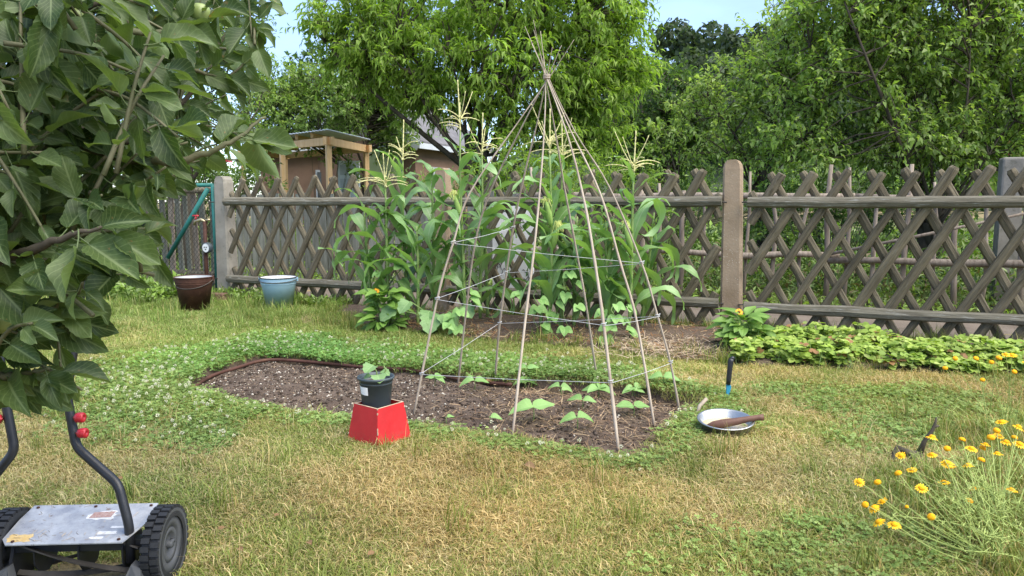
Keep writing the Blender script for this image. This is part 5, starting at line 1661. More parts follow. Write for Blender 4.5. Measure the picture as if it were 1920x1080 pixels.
def calendula(px, py, fl_px, fl_py, h, label, seed):
    rg = random.Random(seed)
    p = onG(px, py); p.z = 0.015
    root = thing('calendula', label, 'calendula', p)
    top = P(fl_px, fl_py, p.y) - p
    m = MB()
    for k in range(90):
        a = rg.uniform(0, 6.28); z = h * rg.uniform(0.08, 1.0); r_ = rg.uniform(0.02, 0.15) * (1.1 - 0.4 * z / h)
        q = Vector((math.cos(a) * r_, math.sin(a) * r_ * 0.8, z))
        if k % 4 == 0: m.tube([(q.x * 0.2, q.y * 0.2, 0), q * 0.7, q], [0.004, 0.003, 0.002], 4)
        put_leaf(OVAL[k % 4], root, q, (math.cos(a), math.sin(a), rg.uniform(-0.1, 0.9)), rg.uniform(0.09, 0.15), (math.cos(a) * -0.3, -0.4, 1))
    m.tube([(0, 0, 0), top * 0.6 + Vector((0.01, 0, 0.02)), top], [0.004, 0.003, 0.0025], 5)
    m.build('stem', M['greenstem'], root)
    flower(root, top, (0.1, -0.8, 0.6), 0.028, 20, M['calorange'], M['calcentre'], 0.36, seed=seed)
calendula(722, 620, 705, 546, 0.30, 'bushy calendula with one orange flower left of the corn', 5)
calendula(1392, 660, 1386, 585, 0.24, 'calendula with one orange flower at the foot of the pebbly post', 6)

# --- strawberry bed: a mass of trefoil leaves
rgn = np.random.default_rng(91)
STRAWB = (np.array([[0, 0, 0], [-0.42, 0.35, 0.06], [0, 0.45, -0.04], [0.42, 0.35, 0.06], [-0.36, 0.78, 0.0], [0.36, 0.78, 0.0], [0, 1.0, -0.12]], float),
          np.array([[0, 2, 1], [0, 3, 2], [1, 2, 4], [2, 3, 5], [2, 6, 4], [2, 5, 6]]))
sa = G(1375, 640); 
n = 4600
px_ = rgn.uniform(1372, 2080, n); tt = rgn.random(n)
front = np.interp(px_, [1335, 1380, 1600, 1800, 2080], [690, 692, 698, 704, 712])
back = np.interp(px_, [1335, 1380, 1600, 1800, 2080], [655, 628, 640, 662, 690])
front = front + 9 * (fbm(px_ * 0.02, px_ * 0.0, 61, 3) - 0.6)
py_ = front * (1 - tt) + back * tt
cent = np.array([tuple(G(a, b)) for a, b in zip(px_, py_)])
hgt = (0.01 + 0.13 * fbm(cent[:, 0] * 4, cent[:, 1] * 4, 33)) * np.interp(px_, [1335, 1400, 1700, 1900, 2080], [0.6, 1.0, 1.0, 0.75, 0.7]) * (0.15 + 1.25 * rgn.random(n) ** 1.5)
keep_ = fbm(cent[:, 0] * 7, cent[:, 1] * 7, 35, 3) + 0.25 * np.minimum(1, 5 * np.minimum(tt, 1 - tt)) > 0.60
cent, hgt = cent[keep_], hgt[keep_]
n = len(cent)
cent[:, 2] = 0.03 + hgt
dirs = rgn.uniform(0, 2 * math.pi, n)
acc = Acc()
scols = np.array([(0.25, 0.35, 0.06), (0.31, 0.40, 0.085), (0.19, 0.28, 0.05), (0.36, 0.43, 0.13), (0.30, 0.16, 0.07)])
ci = rgn.choice(5, n, p=[0.34, 0.28, 0.22, 0.12, 0.04])
tiltup = rgn.normal(size=(n, 3)) * 0.3 + np.array([0, -0.25, 1])
sz = rgn.uniform(0.024, 0.052, n)
colr = scols[ci] * rgn.uniform(0.75, 1.2, (n, 1))
for b_ in (-1.25, 0, 1.25):
    d = np.stack([np.cos(dirs + b_), np.sin(dirs + b_), rgn.uniform(-0.35, 0.15, n)], 1)
    acc.add(*scatter(STRAWB[0], STRAWB[1], cent, frames(d, tiltup), sz, colr))
o = link('strawberry_plants', acc.mesh('strawberry_plants', M['herb']))
setp(o, 'light green strawberry plants crowding the bed below the right fence', 'strawberries', kind='stuff')
m = MB()
for k in range(0, n, 3):
    m.tube([(cent[k, 0] + rgn.uniform(-0.03, 0.03), cent[k, 1] + rgn.uniform(-0.03, 0.03), 0.01), tuple(cent[k])], 0.0018, 3, False)
o = m.build('strawberry_stems', M['greenstem']); setp(o, 'thin leaf stalks of the strawberry plants', 'stems', kind='stuff')

# dry litter on the corn border
q0 = []
for k in range(5500):
    s = rgn.random(); px = rgn.uniform(690, 1400)
    y0 = np.interp(px, [660, 860, 1000, 1150, 1290, 1400], [604, 634, 645, 660, 678, 692]); y1 = np.interp(px, [660, 1370], [582, 622])
    g = G(px, y0 * s + y1 * (1 - s)); q0.append((g.x, g.y))
q0 = np.array(q0)
q1 = np.array([tuple(G(rgn.normal(1250, 60), rgn.normal(664, 9)))[:2] for _ in range(1100)])
zb_ = lambda q: hz(q[:, 0], q[:, 1], False) + 0.025
straw('dry_litter', 'orange brown dry leaves and straw around the corn stalks', q0[fbm(q0[:, 0] * 3, q0[:, 1] * 3, 12) > 0.36], 0.025, 0.085, 0.0016, [(0.36, 0.20, 0.09), (0.42, 0.30, 0.17), (0.28, 0.12, 0.05), (0.48, 0.38, 0.24), (0.17, 0.10, 0.06)], 0.03, zb_)

straw('pale_straw', 'heap of pale pinkish straw at the right end of the corn border', q1, 0.03, 0.10, 0.0014, [(0.46, 0.36, 0.26), (0.54, 0.43, 0.32), (0.38, 0.28, 0.19)], 0.04, zb_)
# --- golden marguerites on the right
M['graystem'] = surf('pale_flower_stem', (0.25, 0.33, 0.075), (0.40, 0.46, 0.15), 30, 0.6, 0.1, 40)
def marguerite(label, rootpx, flowers, Yr, seed, rad=0.018, wild=14):
    rg = random.Random(seed)
    bp = onG(*rootpx)
    root = thing('marguerite', label, 'flowers', bp)
    m = MB()
    lf = Acc()
    for k, (fx, fy, kind) in enumerate(flowers):
        Y = Yr(fx, fy) + rg.uniform(-0.06, 0.06)
        p = P(fx, fy, Y) - bp
        a = Vector((rg.uniform(-0.07, 0.07), rg.uniform(-0.06, 0.06), -0.01))
        mid = a.lerp(p, 0.55) + Vector((p.x * 0.05, 0, -abs(p.x) * 0.10 + 0.02)) + Vector((rg.uniform(-1, 1), rg.uniform(-1, 1), 0)) * 0.012
        pts = spline([a, mid, p], 7)
        m.tube(pts, lerp_list([0.0017, 0.0014, 0.0011], len(pts)), 5)
        d = (pts[-1] - pts[-2]).normalized()
        for i in range(2, len(pts) - 3):
            for s_ in range(3):
                dd = Vector((rg.uniform(-1, 1), rg.uniform(-1, 1), rg.uniform(-0.2, 0.9))).normalized() * rg.uniform(0.008, 0.02)
                m.tube([pts[i], pts[i] + dd], 0.0006, 3, False)
        fn = d * 0.5 + Vector((rg.uniform(-0.3, 0.3), rg.uniform(-0.75, -0.1), 0.55))
        r = rad * rg.uniform(0.9, 1.1)
        if kind == 0: flower(root, p, fn, r, 0, M['yellow'], M['yellowdisc'], 0.62, seed=seed * 100 + k)
        elif kind == 1: flower(root, p, fn, r, 14, M['yellow'], M['yellowdisc'], 0.50, petal_droop=rg.uniform(-0.1, 0.35), seed=seed * 100 + k)
        else: flower(root, p, fn, r * 0.55, 0, M['yellow'], M['yellowdisc'], 0.62, seed=seed * 100 + k)
    for k in range(wild):
        a = Vector((rg.uniform(-0.12, 0.12), rg.uniform(-0.1, 0.1), -0.01))
        tip = Vector((rg.uniform(-0.32, 0.15), rg.uniform(-0.15, 0.25), rg.uniform(0.10, 0.28)))
        pts = spline([a, a.lerp(tip, 0.5) + Vector((0, 0, 0.03)), tip], 5)
        m.tube(pts, lerp_list([0.0014, 0.0007], len(pts)), 4)
        for i in range(1, len(pts)):
            for s_ in range(4):
                dd = Vector((rg.uniform(-1, 1), rg.uniform(-1, 1), rg.uniform(-0.2, 0.9))).normalized() * rg.uniform(0.01, 0.03)
                m.tube([pts[i], pts[i] + dd], 0.0008, 3, False)
    m.build('stem', M['graystem'], root)
    return root
A_ = [(1611, 903, 1), (1645, 904, 0), (1684, 887, 0), (1710, 881, 1), (1689, 854, 1), (1748, 819, 1), (1747, 852, 1), (1804, 824, 0), (1776, 841, 0), (1776, 868, 1), (1782, 876, 1), (1815, 872, 1), (1770, 904, 1), (1728, 915, 1),
      (1622, 946, 0), (1638, 952, 1), (1655, 940, 1), (1647, 978, 1), (1677, 983, 1), (1746, 969, 0), (1817, 939, 0), (1700, 950, 2)]
marguerite('golden marguerite with long stems leaning left across the lawn', (1905, 1062), A_, lambda x, y: 1.92 + (1905 - x) * 0.0003 + (1000 - y) * 0.0016, 3, wild=22)
B_ = [(1840, 862, 0), (1822, 841, 1), (1843, 840, 0), (1870, 850, 1), (1878, 791, 1), (1869, 807, 0), (1910, 800, 1), (1858, 820, 0), (1873, 817, 1), (1902, 820, 0), (1887, 828, 1), (1912, 832, 1), (1848, 833, 1), (1828, 916, 1), (1843, 917, 2), (1897, 918, 1), (1940, 815, 1), (1955, 850, 0)]
marguerite('dense upright golden marguerite clump at the right edge', (1900, 1012), B_, lambda x, y: 2.12 + (1000 - y) * 0.0010, 4, wild=18)
C_ = [(1772, 690, 0), (1791, 672, 0), (1830, 672, 0), (1859, 679, 0), (1842, 712, 0), (1873, 671, 0), (1898, 666, 1), (1902, 697, 0), (1886, 664, 1), (1925, 680, 1)]
marguerite('farther golden marguerite in front of the strawberry bed', (1880, 830), C_, lambda x, y: 3.0, 5, 0.018, wild=10)

# --- weeds before the wire gate
undergrowth('weeds', 'leafy weeds at the foot of the wire gate by the brown bucket', -2.6, -0.25, -0.75, -0.05, 4200, 0.32, LIME + MIDG, 95, 0.065, 0.45)
undergrowth('weeds', 'small weeds between the buckets under the lattice fence', -0.3, 1.6, -0.30, -0.02, 1500, 0.14, LIME + MIDG, 96, 0.05, 0.35)
p = onG(176, 622)
root = thing('yellow_daylily', 'yellow flowering plant at the lawn edge near the gate', 'flowers', p)
m = MB()
for k in range(12):
    a = k * 2.4; q = Vector((math.cos(a) * 0.06, math.sin(a) * 0.04, 0.05 + 0.012 * k))
    m.tube([(0, 0, -0.01), q * 0.6, q], 0.002, 4)
    flower(root, q, (math.cos(a) * 0.4, -0.6, 0.7), 0.03, 7, M['yellow'], M['yellowdisc'], 0.25, seed=k)
m.build('stem', M['greenstem'], root)
# ================================================================== LAWN: GRASS AND CLOVER
tuft_col = bpy.data.collections.new('grass_templates')      # not linked to the scene: only instanced
STRAWC = np.array([(0.50, 0.375, 0.19), (0.58, 0.45, 0.25), (0.42, 0.30, 0.14), (0.62, 0.50, 0.30)])
OLIVE = np.array([(0.31, 0.30, 0.10), (0.38, 0.35, 0.13), (0.25, 0.27, 0.08)])
GREEN = np.array([(0.21, 0.26, 0.06), (0.26, 0.31, 0.075), (0.165, 0.215, 0.05), (0.30, 0.34, 0.11)])
def blades(rg, n, rad, lmin, lmax, lean0, lean1, mixp, wid):
    """n curved blades -> V, F, C"""
    a = rg.uniform(0, 2 * math.pi, n); r = rad * np.sqrt(rg.random(n))
    base = np.stack([np.cos(a) * r, np.sin(a) * r, np.full(n, -0.004)], 1)
    az = rg.uniform(0, 2 * math.pi, n); lean = rg.uniform(lean0, lean1, n)
    ln = rg.uniform(lmin, lmax, n)
    d0 = np.stack([np.cos(az) * np.sin(lean * 0.5), np.sin(az) * np.sin(lean * 0.5), np.cos(lean * 0.5)], 1)
    l2 = np.minimum(lean * 1.35, 1.75)
    d1 = np.stack([np.cos(az) * np.sin(l2), np.sin(az) * np.sin(l2), np.cos(l2)], 1)
    sd = np.stack([-np.sin(az), np.cos(az), np.zeros(n)], 1)
    tw = rg.uniform(-0.6, 0.6, n)[:, None]
    sd = nrm(sd + tw * d0)
    w = (wid * rg.uniform(0.7, 1.3, n))[:, None]
    p1 = base + d0 * (ln * 0.5)[:, None]; p2 = p1 + d1 * (ln * 0.5)[:, None]
    p2[:, 2] = np.maximum(p2[:, 2], 0.003)
    V = np.stack([base - sd * w, base + sd * w, p1 - sd * w * 0.8, p1 + sd * w * 0.8, p2], 1)
    Fc = np.array([[0, 1, 3], [0, 3, 2], [2, 3, 4]])[None] + (np.arange(n) * 5)[:, None, None]
    pick = rg.random(n)
    C = np.where((pick < mixp[0])[:, None], STRAWC[rg.integers(0, 4, n)], np.where((pick < mixp[0] + mixp[1])[:, None], OLIVE[rg.integers(0, 3, n)], GREEN[rg.integers(0, 4, n)]))
    C = C * rg.uniform(0.75, 1.2, (n, 1))
    C = np.repeat(C[:, None, :], 5, 1)
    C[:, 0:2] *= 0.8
    return V.reshape(-1, 3), Fc.reshape(-1, 3), C.reshape(-1, 3)
LFT = (np.array([[0, 0, 0], [-0.5, 0.55, 0.08], [0.5, 0.55, 0.08], [-0.3, 1.0, 0.0], [0.3, 1.0, 0.0]], float), np.array([[0, 2, 1], [1, 2, 3], [2, 4, 3]]))
def clovers(rg, n, rad, hmin, hmax):
    a = rg.uniform(0, 2 * math.pi, n); r = rad * np.sqrt(rg.random(n))
    c = np.stack([np.cos(a) * r, np.sin(a) * r, rg.uniform(hmin, hmax, n)], 1)
    az = rg.uniform(0, 2 * math.pi, n)
    up = nrm(np.array([[0, 0, 1.0]]) + rg.normal(size=(n, 3)) * 0.35)
    cols = np.array([(0.20, 0.30, 0.085), (0.25, 0.35, 0.11), (0.165, 0.25, 0.07), (0.30, 0.39, 0.14)])[rg.integers(0, 4, n)] * rg.uniform(0.8, 1.2, (n, 1))
    A = Acc(); sz = rg.uniform(0.0065, 0.0105, n)
    for k in range(3):
        th = az + k * 2.094
        d = np.stack([np.cos(th), np.sin(th), rg.uniform(-0.15, 0.15, n)], 1)
        d = nrm(d - up * (d * up).sum(1, keepdims=True) * 0.9)
        A.add(*scatter(LFT[0], LFT[1], c, frames(d, up), np.stack([sz * 1.0, sz, sz], 1), cols))
    return np.vstack(A.V), np.vstack(A.F), np.vstack(A.C)
def tmpl(name, parts):
    A = Acc()
    for p_ in parts: A.add(*p_)
    o = bpy.data.objects.new(name, A.mesh(name, M['grass']))
    tuft_col.objects.link(o)
rg = np.random.default_rng(101)
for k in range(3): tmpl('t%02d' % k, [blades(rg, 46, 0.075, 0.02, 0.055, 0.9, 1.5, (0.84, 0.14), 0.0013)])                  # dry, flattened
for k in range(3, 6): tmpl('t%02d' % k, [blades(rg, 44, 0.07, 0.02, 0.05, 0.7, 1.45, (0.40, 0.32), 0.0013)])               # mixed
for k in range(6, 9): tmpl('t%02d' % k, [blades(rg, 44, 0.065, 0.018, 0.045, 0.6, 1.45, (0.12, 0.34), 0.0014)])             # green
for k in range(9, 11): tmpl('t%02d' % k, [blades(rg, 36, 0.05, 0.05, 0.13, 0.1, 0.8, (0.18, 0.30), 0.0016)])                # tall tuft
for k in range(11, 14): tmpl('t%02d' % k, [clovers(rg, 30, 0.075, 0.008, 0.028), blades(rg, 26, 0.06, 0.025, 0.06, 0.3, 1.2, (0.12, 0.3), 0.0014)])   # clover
# white clover head on a stalk
V, Fc, C = blades(rg, 1, 0.0, 0.05, 0.06, 0.05, 0.15, (0, 0), 0.0011)
hd = Acc(); n = 26
d = nrm(rg.normal(size=(n, 3)) + np.array([0, 0, 0.35]))
hd.add(V, Fc, C)
hd.add(*scatter(LEAF2[0], LEAF2[1], np.array([[0, 0, 0.058]]) + d * 0.0035, frames(d, rg.normal(size=(n, 3))), np.repeat([[0.0042, 0.0075, 0.004]], n, 0), np.repeat(np.array([[0.74, 0.71, 0.58]]), n, 0) * rg.uniform(0.75, 1.1, (n, 1))))
o = bpy.data.objects.new('t14', hd.mesh('t14', M['grass'])); tuft_col.objects.link(o)
# long single dry stalks
tmpl('t15', [blades(rg, 4, 0.03, 0.10, 0.2, 0.4, 1.3, (1.0, 0.0), 0.0011)])

gt = bpy.data.node_groups.new('tuft_scatter', 'GeometryNodeTree')
gt.interface.new_socket('Geometry', in_out='INPUT', socket_type='NodeSocketGeometry')
gt.interface.new_socket('Geometry', in_out='OUTPUT', socket_type='NodeSocketGeometry')
gi = gt.nodes.new('NodeGroupInput'); go = gt.nodes.new('NodeGroupOutput')
iop = gt.nodes.new('GeometryNodeInstanceOnPoints')
ci_ = gt.nodes.new('GeometryNodeCollectionInfo')
ci_.inputs['Collection'].default_value = tuft_col
ci_.inputs['Separate Children'].default_value = True
ci_.inputs['Reset Children'].default_value = True
def named(nm, ty):
    n_ = gt.nodes.new('GeometryNodeInputNamedAttribute'); n_.data_type = ty; n_.inputs['Name'].default_value = nm
    return n_.outputs[0]
iop.inputs['Pick Instance'].default_value = True
gt.links.new(gi.outputs[0], iop.inputs['Points'])
gt.links.new(ci_.outputs[0], iop.inputs['Instance'])
gt.links.new(named('idx', 'INT'), iop.inputs['Instance Index'])
e2r = gt.nodes.new('FunctionNodeEulerToRotation')
gt.links.new(named('rot', 'FLOAT_VECTOR'), e2r.inputs[0])
gt.links.new(e2r.outputs[0], iop.inputs['Rotation'])
gt.links.new(named('scl', 'FLOAT_VECTOR'), iop.inputs['Scale'])
gt.links.new(iop.outputs[0], go.inputs[0])
def scatter_obj(name, label, cat, loc, idx, rot, scl, tint):
    me = bpy.data.meshes.new(name)
    n = len(loc)
    me.vertices.add(n); me.vertices.foreach_set('co', loc.astype(np.float32).ravel())
    me.attributes.new('idx', 'INT', 'POINT').data.foreach_set('value', idx.astype(np.int32))
    me.attributes.new('rot', 'FLOAT_VECTOR', 'POINT').data.foreach_set('vector', rot.astype(np.float32).ravel())
    me.attributes.new('scl', 'FLOAT_VECTOR', 'POINT').data.foreach_set('vector', scl.astype(np.float32).ravel())
    me.attributes.new('tint', 'FLOAT_COLOR', 'POINT').data.foreach_set('color', np.hstack([tint, np.ones((n, 1))]).astype(np.float32).ravel())
    o = link(name, me)
    md = o.modifiers.new('tufts', 'NODES'); md.node_group = gt
    return setp(o, label, cat, kind='stuff')

# where what grows
rg = np.random.default_rng(103)
N = 72000
Y_ = 1.15 + (8.6 - 1.15) * rg.random(N) ** 1.35
X_ = rg.uniform(-1, 1, N) * (0.95 + Y_ * 0.80)
sd = poly_sd(X_, Y_, BED)
BORD = np.array([[p.x, p.y] for p in bf] + [list(FP(u, 0.0)[:2]) for u in np.linspace(U1, U0, 6)])
sb_ = poly_sd(X_, Y_, BORD)
ok = (fence_side(X_, Y_) < 0.05) & (sd > -0.012) & (sb_ > -0.02 - 0.16 * rg.random(N) ** 2.5)
ok &= ~((np.hypot(X_ - stool.location.x, Y_ - stool.location.y) < 0.10) | (np.hypot(X_ - dish.location.x, Y_ - dish.location.y) < 0.105))
for nm_ in ('metal_bucket', 'enamel_bucket'):
    b_ = bpy.data.objects[nm_].location; ok &= np.hypot(X_ - b_.x, Y_ - b_.y) > 0.11
ok &= rg.random(N) > 0.55 * sstep(0.56, 0.72, fbm(X_ * 2.7 + 1, Y_ * 2.7 + 5, 221, 3)) * (sd > 0.25)
ok &= ~((np.abs(X_ - MX) < 0.2) & (np.abs(Y_ - MY) < 0.12))
X_, Y_, sd, sb_ = X_[ok], Y_[ok], sd[ok], sb_[ok]
N = len(X_)
DRY = fbm(X_ * 1.1 + 7, Y_ * 1.1, 201, 4)
FINE = fbm(X_ * 4.5, Y_ * 4.5, 203, 3)
dry = (DRY - 0.5) * 2.4 + (FINE - 0.5) * 2.1 + 0.44
dry = dry - 0.55 * sstep(0.35, 0.0, sd) - 0.30 * sstep(5.2, 6.5, Y_) - 0.5 * sstep(4.0, 4.5, Y_) - 0.30 * sstep(-0.8, -2.4, X_) * sstep(3.5, 2.2, Y_) * 0.3
far_side = (Y_ > np.interp(X_, [-1.9, -0.3, 0.9], [4.0, 4.3, 3.6]))
clo = sstep(0.62, 0.12, sd) * np.where(far_side, 1.0, 0.0) * sstep(1.0, 0.3, X_)
clo = np.maximum(clo, sstep(0.85, 0.25, sd) * (X_ < -1.2) * (Y_ > 2.9))
clo = np.maximum(clo, sstep(0.20, 0.04, sd) * 0.5)
clo = np.maximum(clo, 0.4 * sstep(0.54, 0.80, fbm(X_ * 1.9 + 3, Y_ * 1.9 + 9, 207, 3)) * (X_ > 0.2) * (Y_ < 4.0))
clo = np.maximum(clo, 0.6 * sstep(0.30, 0.1, np.hypot(X_ - 0.95, (Y_ - 3.35))))
isclo = rg.random(N) < clo * (-0.05 + 1.5 * FINE)
r_ = rg.random(N)
d_ = np.clip(dry, 0, 1)
idx = np.where(r_ < d_ * 0.9, rg.integers(0, 3, N), np.where(r_ < d_ * 0.9 + 0.30, rg.integers(3, 6, N), rg.integers(6, 9, N)))
lush = (sstep(5.6, 6.6, Y_) * 0.08 + sstep(0.06, 0.0, sd) * 0.06 + 0.006) * (~far_side | (Y_ > 5.4)) + 0.4 * sstep(1.2, 1.5, X_) * (Y_ < 2.6) + 0.22 * sstep(1.6, 2.0, X_) * (Y_ < 3.4) + 0.25 * sstep(0.03, -0.03, sb_)
idx = np.where(rg.random(N) < lush, rg.integers(9, 11, N), idx)
idx = np.where(isclo, rg.integers(11, 14, N), idx)
rot = np.stack([rg.normal(size=N) * 0.08, rg.normal(size=N) * 0.08, rg.uniform(0, 6.283, N)], 1)
s_ = rg.uniform(0.75, 1.25, N) * np.interp(Y_, [1.2, 4, 8], [0.95, 1.05, 1.3])
scl = np.repeat(s_[:, None], 3, 1)
scl[:, 2] *= np.where((sd < 0.10) & ~far_side, 0.6, 1.0)
scl[:, 2] *= np.where((idx >= 9) & (idx < 11), rg.uniform(0.5, 1.2, N), 0.9)
br = (0.64 + 0.50 * fbm(X_ * 2.2, Y_ * 2.2, 211, 3)) * rg.uniform(0.9, 1.1, N)
warm = (fbm(X_ * 0.8, Y_ * 0.8, 213, 3) - 0.5) * 0.25
far_ = sstep(3.9, 4.8, Y_)
tint = np.stack([br * (1 + warm) * (0.95 - 0.13 * far_), br * (0.99 + 0.02 * far_), br * (1 - warm) * (0.86 - 0.10 * far_)], 1)
loc_ = np.stack([X_, Y_, hz(X_, Y_) + 0.001], 1)
g_ = ~isclo
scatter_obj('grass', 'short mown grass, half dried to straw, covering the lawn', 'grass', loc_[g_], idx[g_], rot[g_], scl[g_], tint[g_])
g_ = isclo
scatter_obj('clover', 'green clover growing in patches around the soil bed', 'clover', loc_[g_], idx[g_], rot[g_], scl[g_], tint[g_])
# white clover heads
w_ = np.where(isclo & (Y_ > 2.6) & (X_ < 1.1))[0]
w_ = rg.choice(w_, min(len(w_), 520), replace=False)
n = len(w_)
lw = loc_[w_] + np.stack([rg.uniform(-0.05, 0.05, n), rg.uniform(-0.05, 0.05, n), np.zeros(n)], 1)
ss = rg.uniform(0.55, 1.0, n)
scatter_obj('clover_flowers', 'tiny white clover flowers dotted over the green patches', 'clover flowers', lw, np.full(n, 14), np.stack([rg.normal(size=n) * 0.2, rg.normal(size=n) * 0.2, rg.uniform(0, 6.28, n)], 1), np.repeat(ss[:, None], 3, 1), np.repeat(rg.uniform(0.85, 1.1, (n, 1)), 3, 1))
w_ = rg.choice(np.where(~isclo)[0], 380, replace=False)
n = len(w_)
scatter_obj('dry_stalks', 'stray long straw coloured stalks lying on the lawn', 'grass', loc_[w_], np.full(n, 15), rot[w_], np.repeat(rg.uniform(0.6, 1.1, (n, 1)), 3, 1), tint[w_])
# grass along the sunken rim and fallen brown leaves
rg2 = random.Random(15)
lf = leaf_mesh('oval', None, 3, fold=0.3, droop=0.3)
lf.materials.clear(); lf.materials.append(surf('fallen_leaf', (0.10, 0.058, 0.026), (0.24, 0.145, 0.07), 20, 0.8, 0.2, 30))
for k, (px, py, s) in enumerate(((984, 885, 0.05), (578, 1034, 0.026), (448, 1046, 0.024), (410, 1010, 0.02), (515, 985, 0.02), (232, 912, 0.02), (1215, 668, 0.05), (925, 706, 0.06), (690, 1060, 0.025))):
    p = onG(px, py)
    o = link('fallen_leaf', lf, None)
    d = Vector((rg2.uniform(-1, 1), rg2.uniform(-1, 1), 0.25)).normalized()
    x = d.cross(Vector((0.2, -0.5, 1))).normalized(); z = x.cross(d)
    o.matrix_world = Matrix.Translation(p + Vector((0, 0, 0.03))) @ Matrix((x, d, z)).transposed().to_4x4() @ Matrix.Diagonal((s * 1.3, s, s, 1))
    setp(o, ('curled tan dry leaf lying alone before the bean bed', 'brown dead leaf on the lawn right of the mower wheel', 'small brown dead leaf close to the mower wheel', 'tiny dead leaf just right of the wheel top',
             'tiny brown dead leaf on the lawn above the wheel', 'pinkish dead leaf above the mower cover', 'red brown dead leaf at the edge of the corn mulch', 'rusty dead leaf at the far rim of the bean bed', 'brown dead leaf at the bottom edge of the lawn')[k], 'leaf', 'fallen leaves on the ground')
# ================================================================== APPLE TREE IN THE FOREGROUND
M['appleleaf'] = veined('apple_leaf', (0.030, 0.058, 0.016), (0.108, 0.157, 0.052), (0.23, 0.29, 0.14), 0.34, 0.48, 0.32, 8.0, 1.5, spots=9.0)
def apple_leaf(seed):
    rg = random.Random(seed)
    rows, half = 18, 3
    vs, fs, uv = [], [], []
    droop, cup, wav, tw = rg.uniform(-0.1, 0.5), rg.uniform(0.1, 0.65), rg.uniform(0.02, 0.07), rg.uniform(-0.9, 0.9)
    for i in range(rows + 1):
        v_ = i / rows
        w = 0.265 * (math.sin(math.pi * min(1.0, v_ ** 0.82)) ** 0.72) if 0 < i < rows else 0.001
        if v_ > 0.86: w = min(w, (1.0 - v_) * 0.85 + 0.004)
        t_ = tw * v_
        for j in range(-half, half + 1):
            u_ = j / half
            ww = w * (1 + (0.05 if (i % 2) else -0.03) * (abs(j) == half))
            x = u_ * ww
            z = cup * abs(u_) ** 1.6 * w * 1.6 - droop * v_ * v_ + wav * math.sin(v_ * 11 + seed + (1.7 if u_ > 0 else 0)) * abs(u_) ** 2
            vs.append((x * math.cos(t_) - z * math.sin(t_) * 0.3, v_ * (1 - 0.12 * droop * v_), z + x * math.sin(t_))); uv.append((u_, v_))
    # petiole
    n = 2 * half + 1
    for i in range(rows):
        for j in range(n - 1): fs.append((i * n + j, i * n + j + 1, (i + 1) * n + j + 1, (i + 1) * n + j))
    b = len(vs)
    for (y, z, r) in ((0.02, 0.0, 0.012), (-0.16, 0.01, 0.013), (-0.32, 0.05, 0.016)):
        for (x_, z_) in ((-1, -0.6), (1, -0.6), (0, 1)): vs.append((x_ * r, y, z + z_ * r)); uv.append((0, 0.5))
    for k in range(2):
        for j in range(3):
            a, c_ = b + k * 3 + j, b + k * 3 + (j + 1) % 3
            fs.append((a, c_, c_ + 3, a + 3))
    return np.array(vs), np.array(fs), np.array(uv)
APV = [apple_leaf(k) for k in range(10)]
APM = [np_mesh('leaf', v_, f_, M['appleleaf'], None, True, u_) for v_, f_, u_ in APV]
TB = Vector((-1.46, 1.38, 0))
apple = thing('apple_tree', 'apple tree with large leaves hanging into the picture from the left', 'tree', TB)
m = MB()
tp = spline([TB - Vector((0, 0, 0.1)), TB + Vector((0.03, 0.02, 0.5)), TB + Vector((-0.02, 0.05, 1.1)), TB + Vector((0.05, 0.0, 1.7)), TB + Vector((0.0, 0.1, 2.3))], 6)
m.tube([p - TB for p in tp], lerp_list([0.085, 0.07, 0.06, 0.05, 0.035], len(tp)), 12)
m.build('trunk', M['bark'], apple, True)
rg = random.Random(55)
branches = [  # (px, py, distance) control points, radius at start and end
    ([(-430, 300, 1.35), (-100, 225, 1.20), (60, 228, 1.12), (170, 252, 1.10), (255, 272, 1.10)], 0.020, 0.009),
    ([(100, 240, 1.12), (190, 285, 1.08), (300, 303, 1.05), (380, 290, 1.05), (440, 262, 1.06), (500, 218, 1.08)], 0.009, 0.0035),
    ([(-430, 480, 1.30), (-120, 510, 1.00), (30, 478, 0.90), (110, 448, 0.86), (190, 425, 0.84)], 0.013, 0.004),
    ([(-430, 100, 1.40), (-60, 80, 1.25), (110, 40, 1.20), (215, -10, 1.20)], 0.018, 0.006),
    ([(-430, 640, 1.25), (-100, 700, 1.02), (0, 705, 0.98), (50, 700, 0.96), (95, 690, 0.95)], 0.010, 0.003),
    ([(-300, 330, 1.6), (60, 330, 1.6), (230, 250, 1.7), (330, 200, 1.75), (400, 120, 1.8)], 0.020, 0.008),
    ([(330, 200, 1.75), (350, 150, 1.78), (420, 70, 1.82), (480, -20, 1.85)], 0.008, 0.004),
    ([(200, 265, 1.65), (330, 140, 1.6), (420, 145, 1.6), (470, 110, 1.62)], 0.006, 0.003),
    ([(110, 40, 1.2), (250, 60, 1.3), (330, 55, 1.35), (420, 10, 1.4)], 0.008, 0.003),
    ([(-200, 560, 1.15), (0, 600, 1.0), (80, 590, 0.95), (120, 560, 0.93)], 0.009, 0.003),
]
leaves = []   # (position, direction, up, size, variant)
def leaf_at(p, d, size):
    # leaves hang a little and turn their faces up and outward
    up = Vector((rg.uniform(-0.6, 0.6), -0.75 + rg.uniform(-0.5, 0.5), 0.75 + rg.uniform(-0.4, 0.4)))
    leaves.append((p, d.normalized(), up, size, rg.randrange(10)))
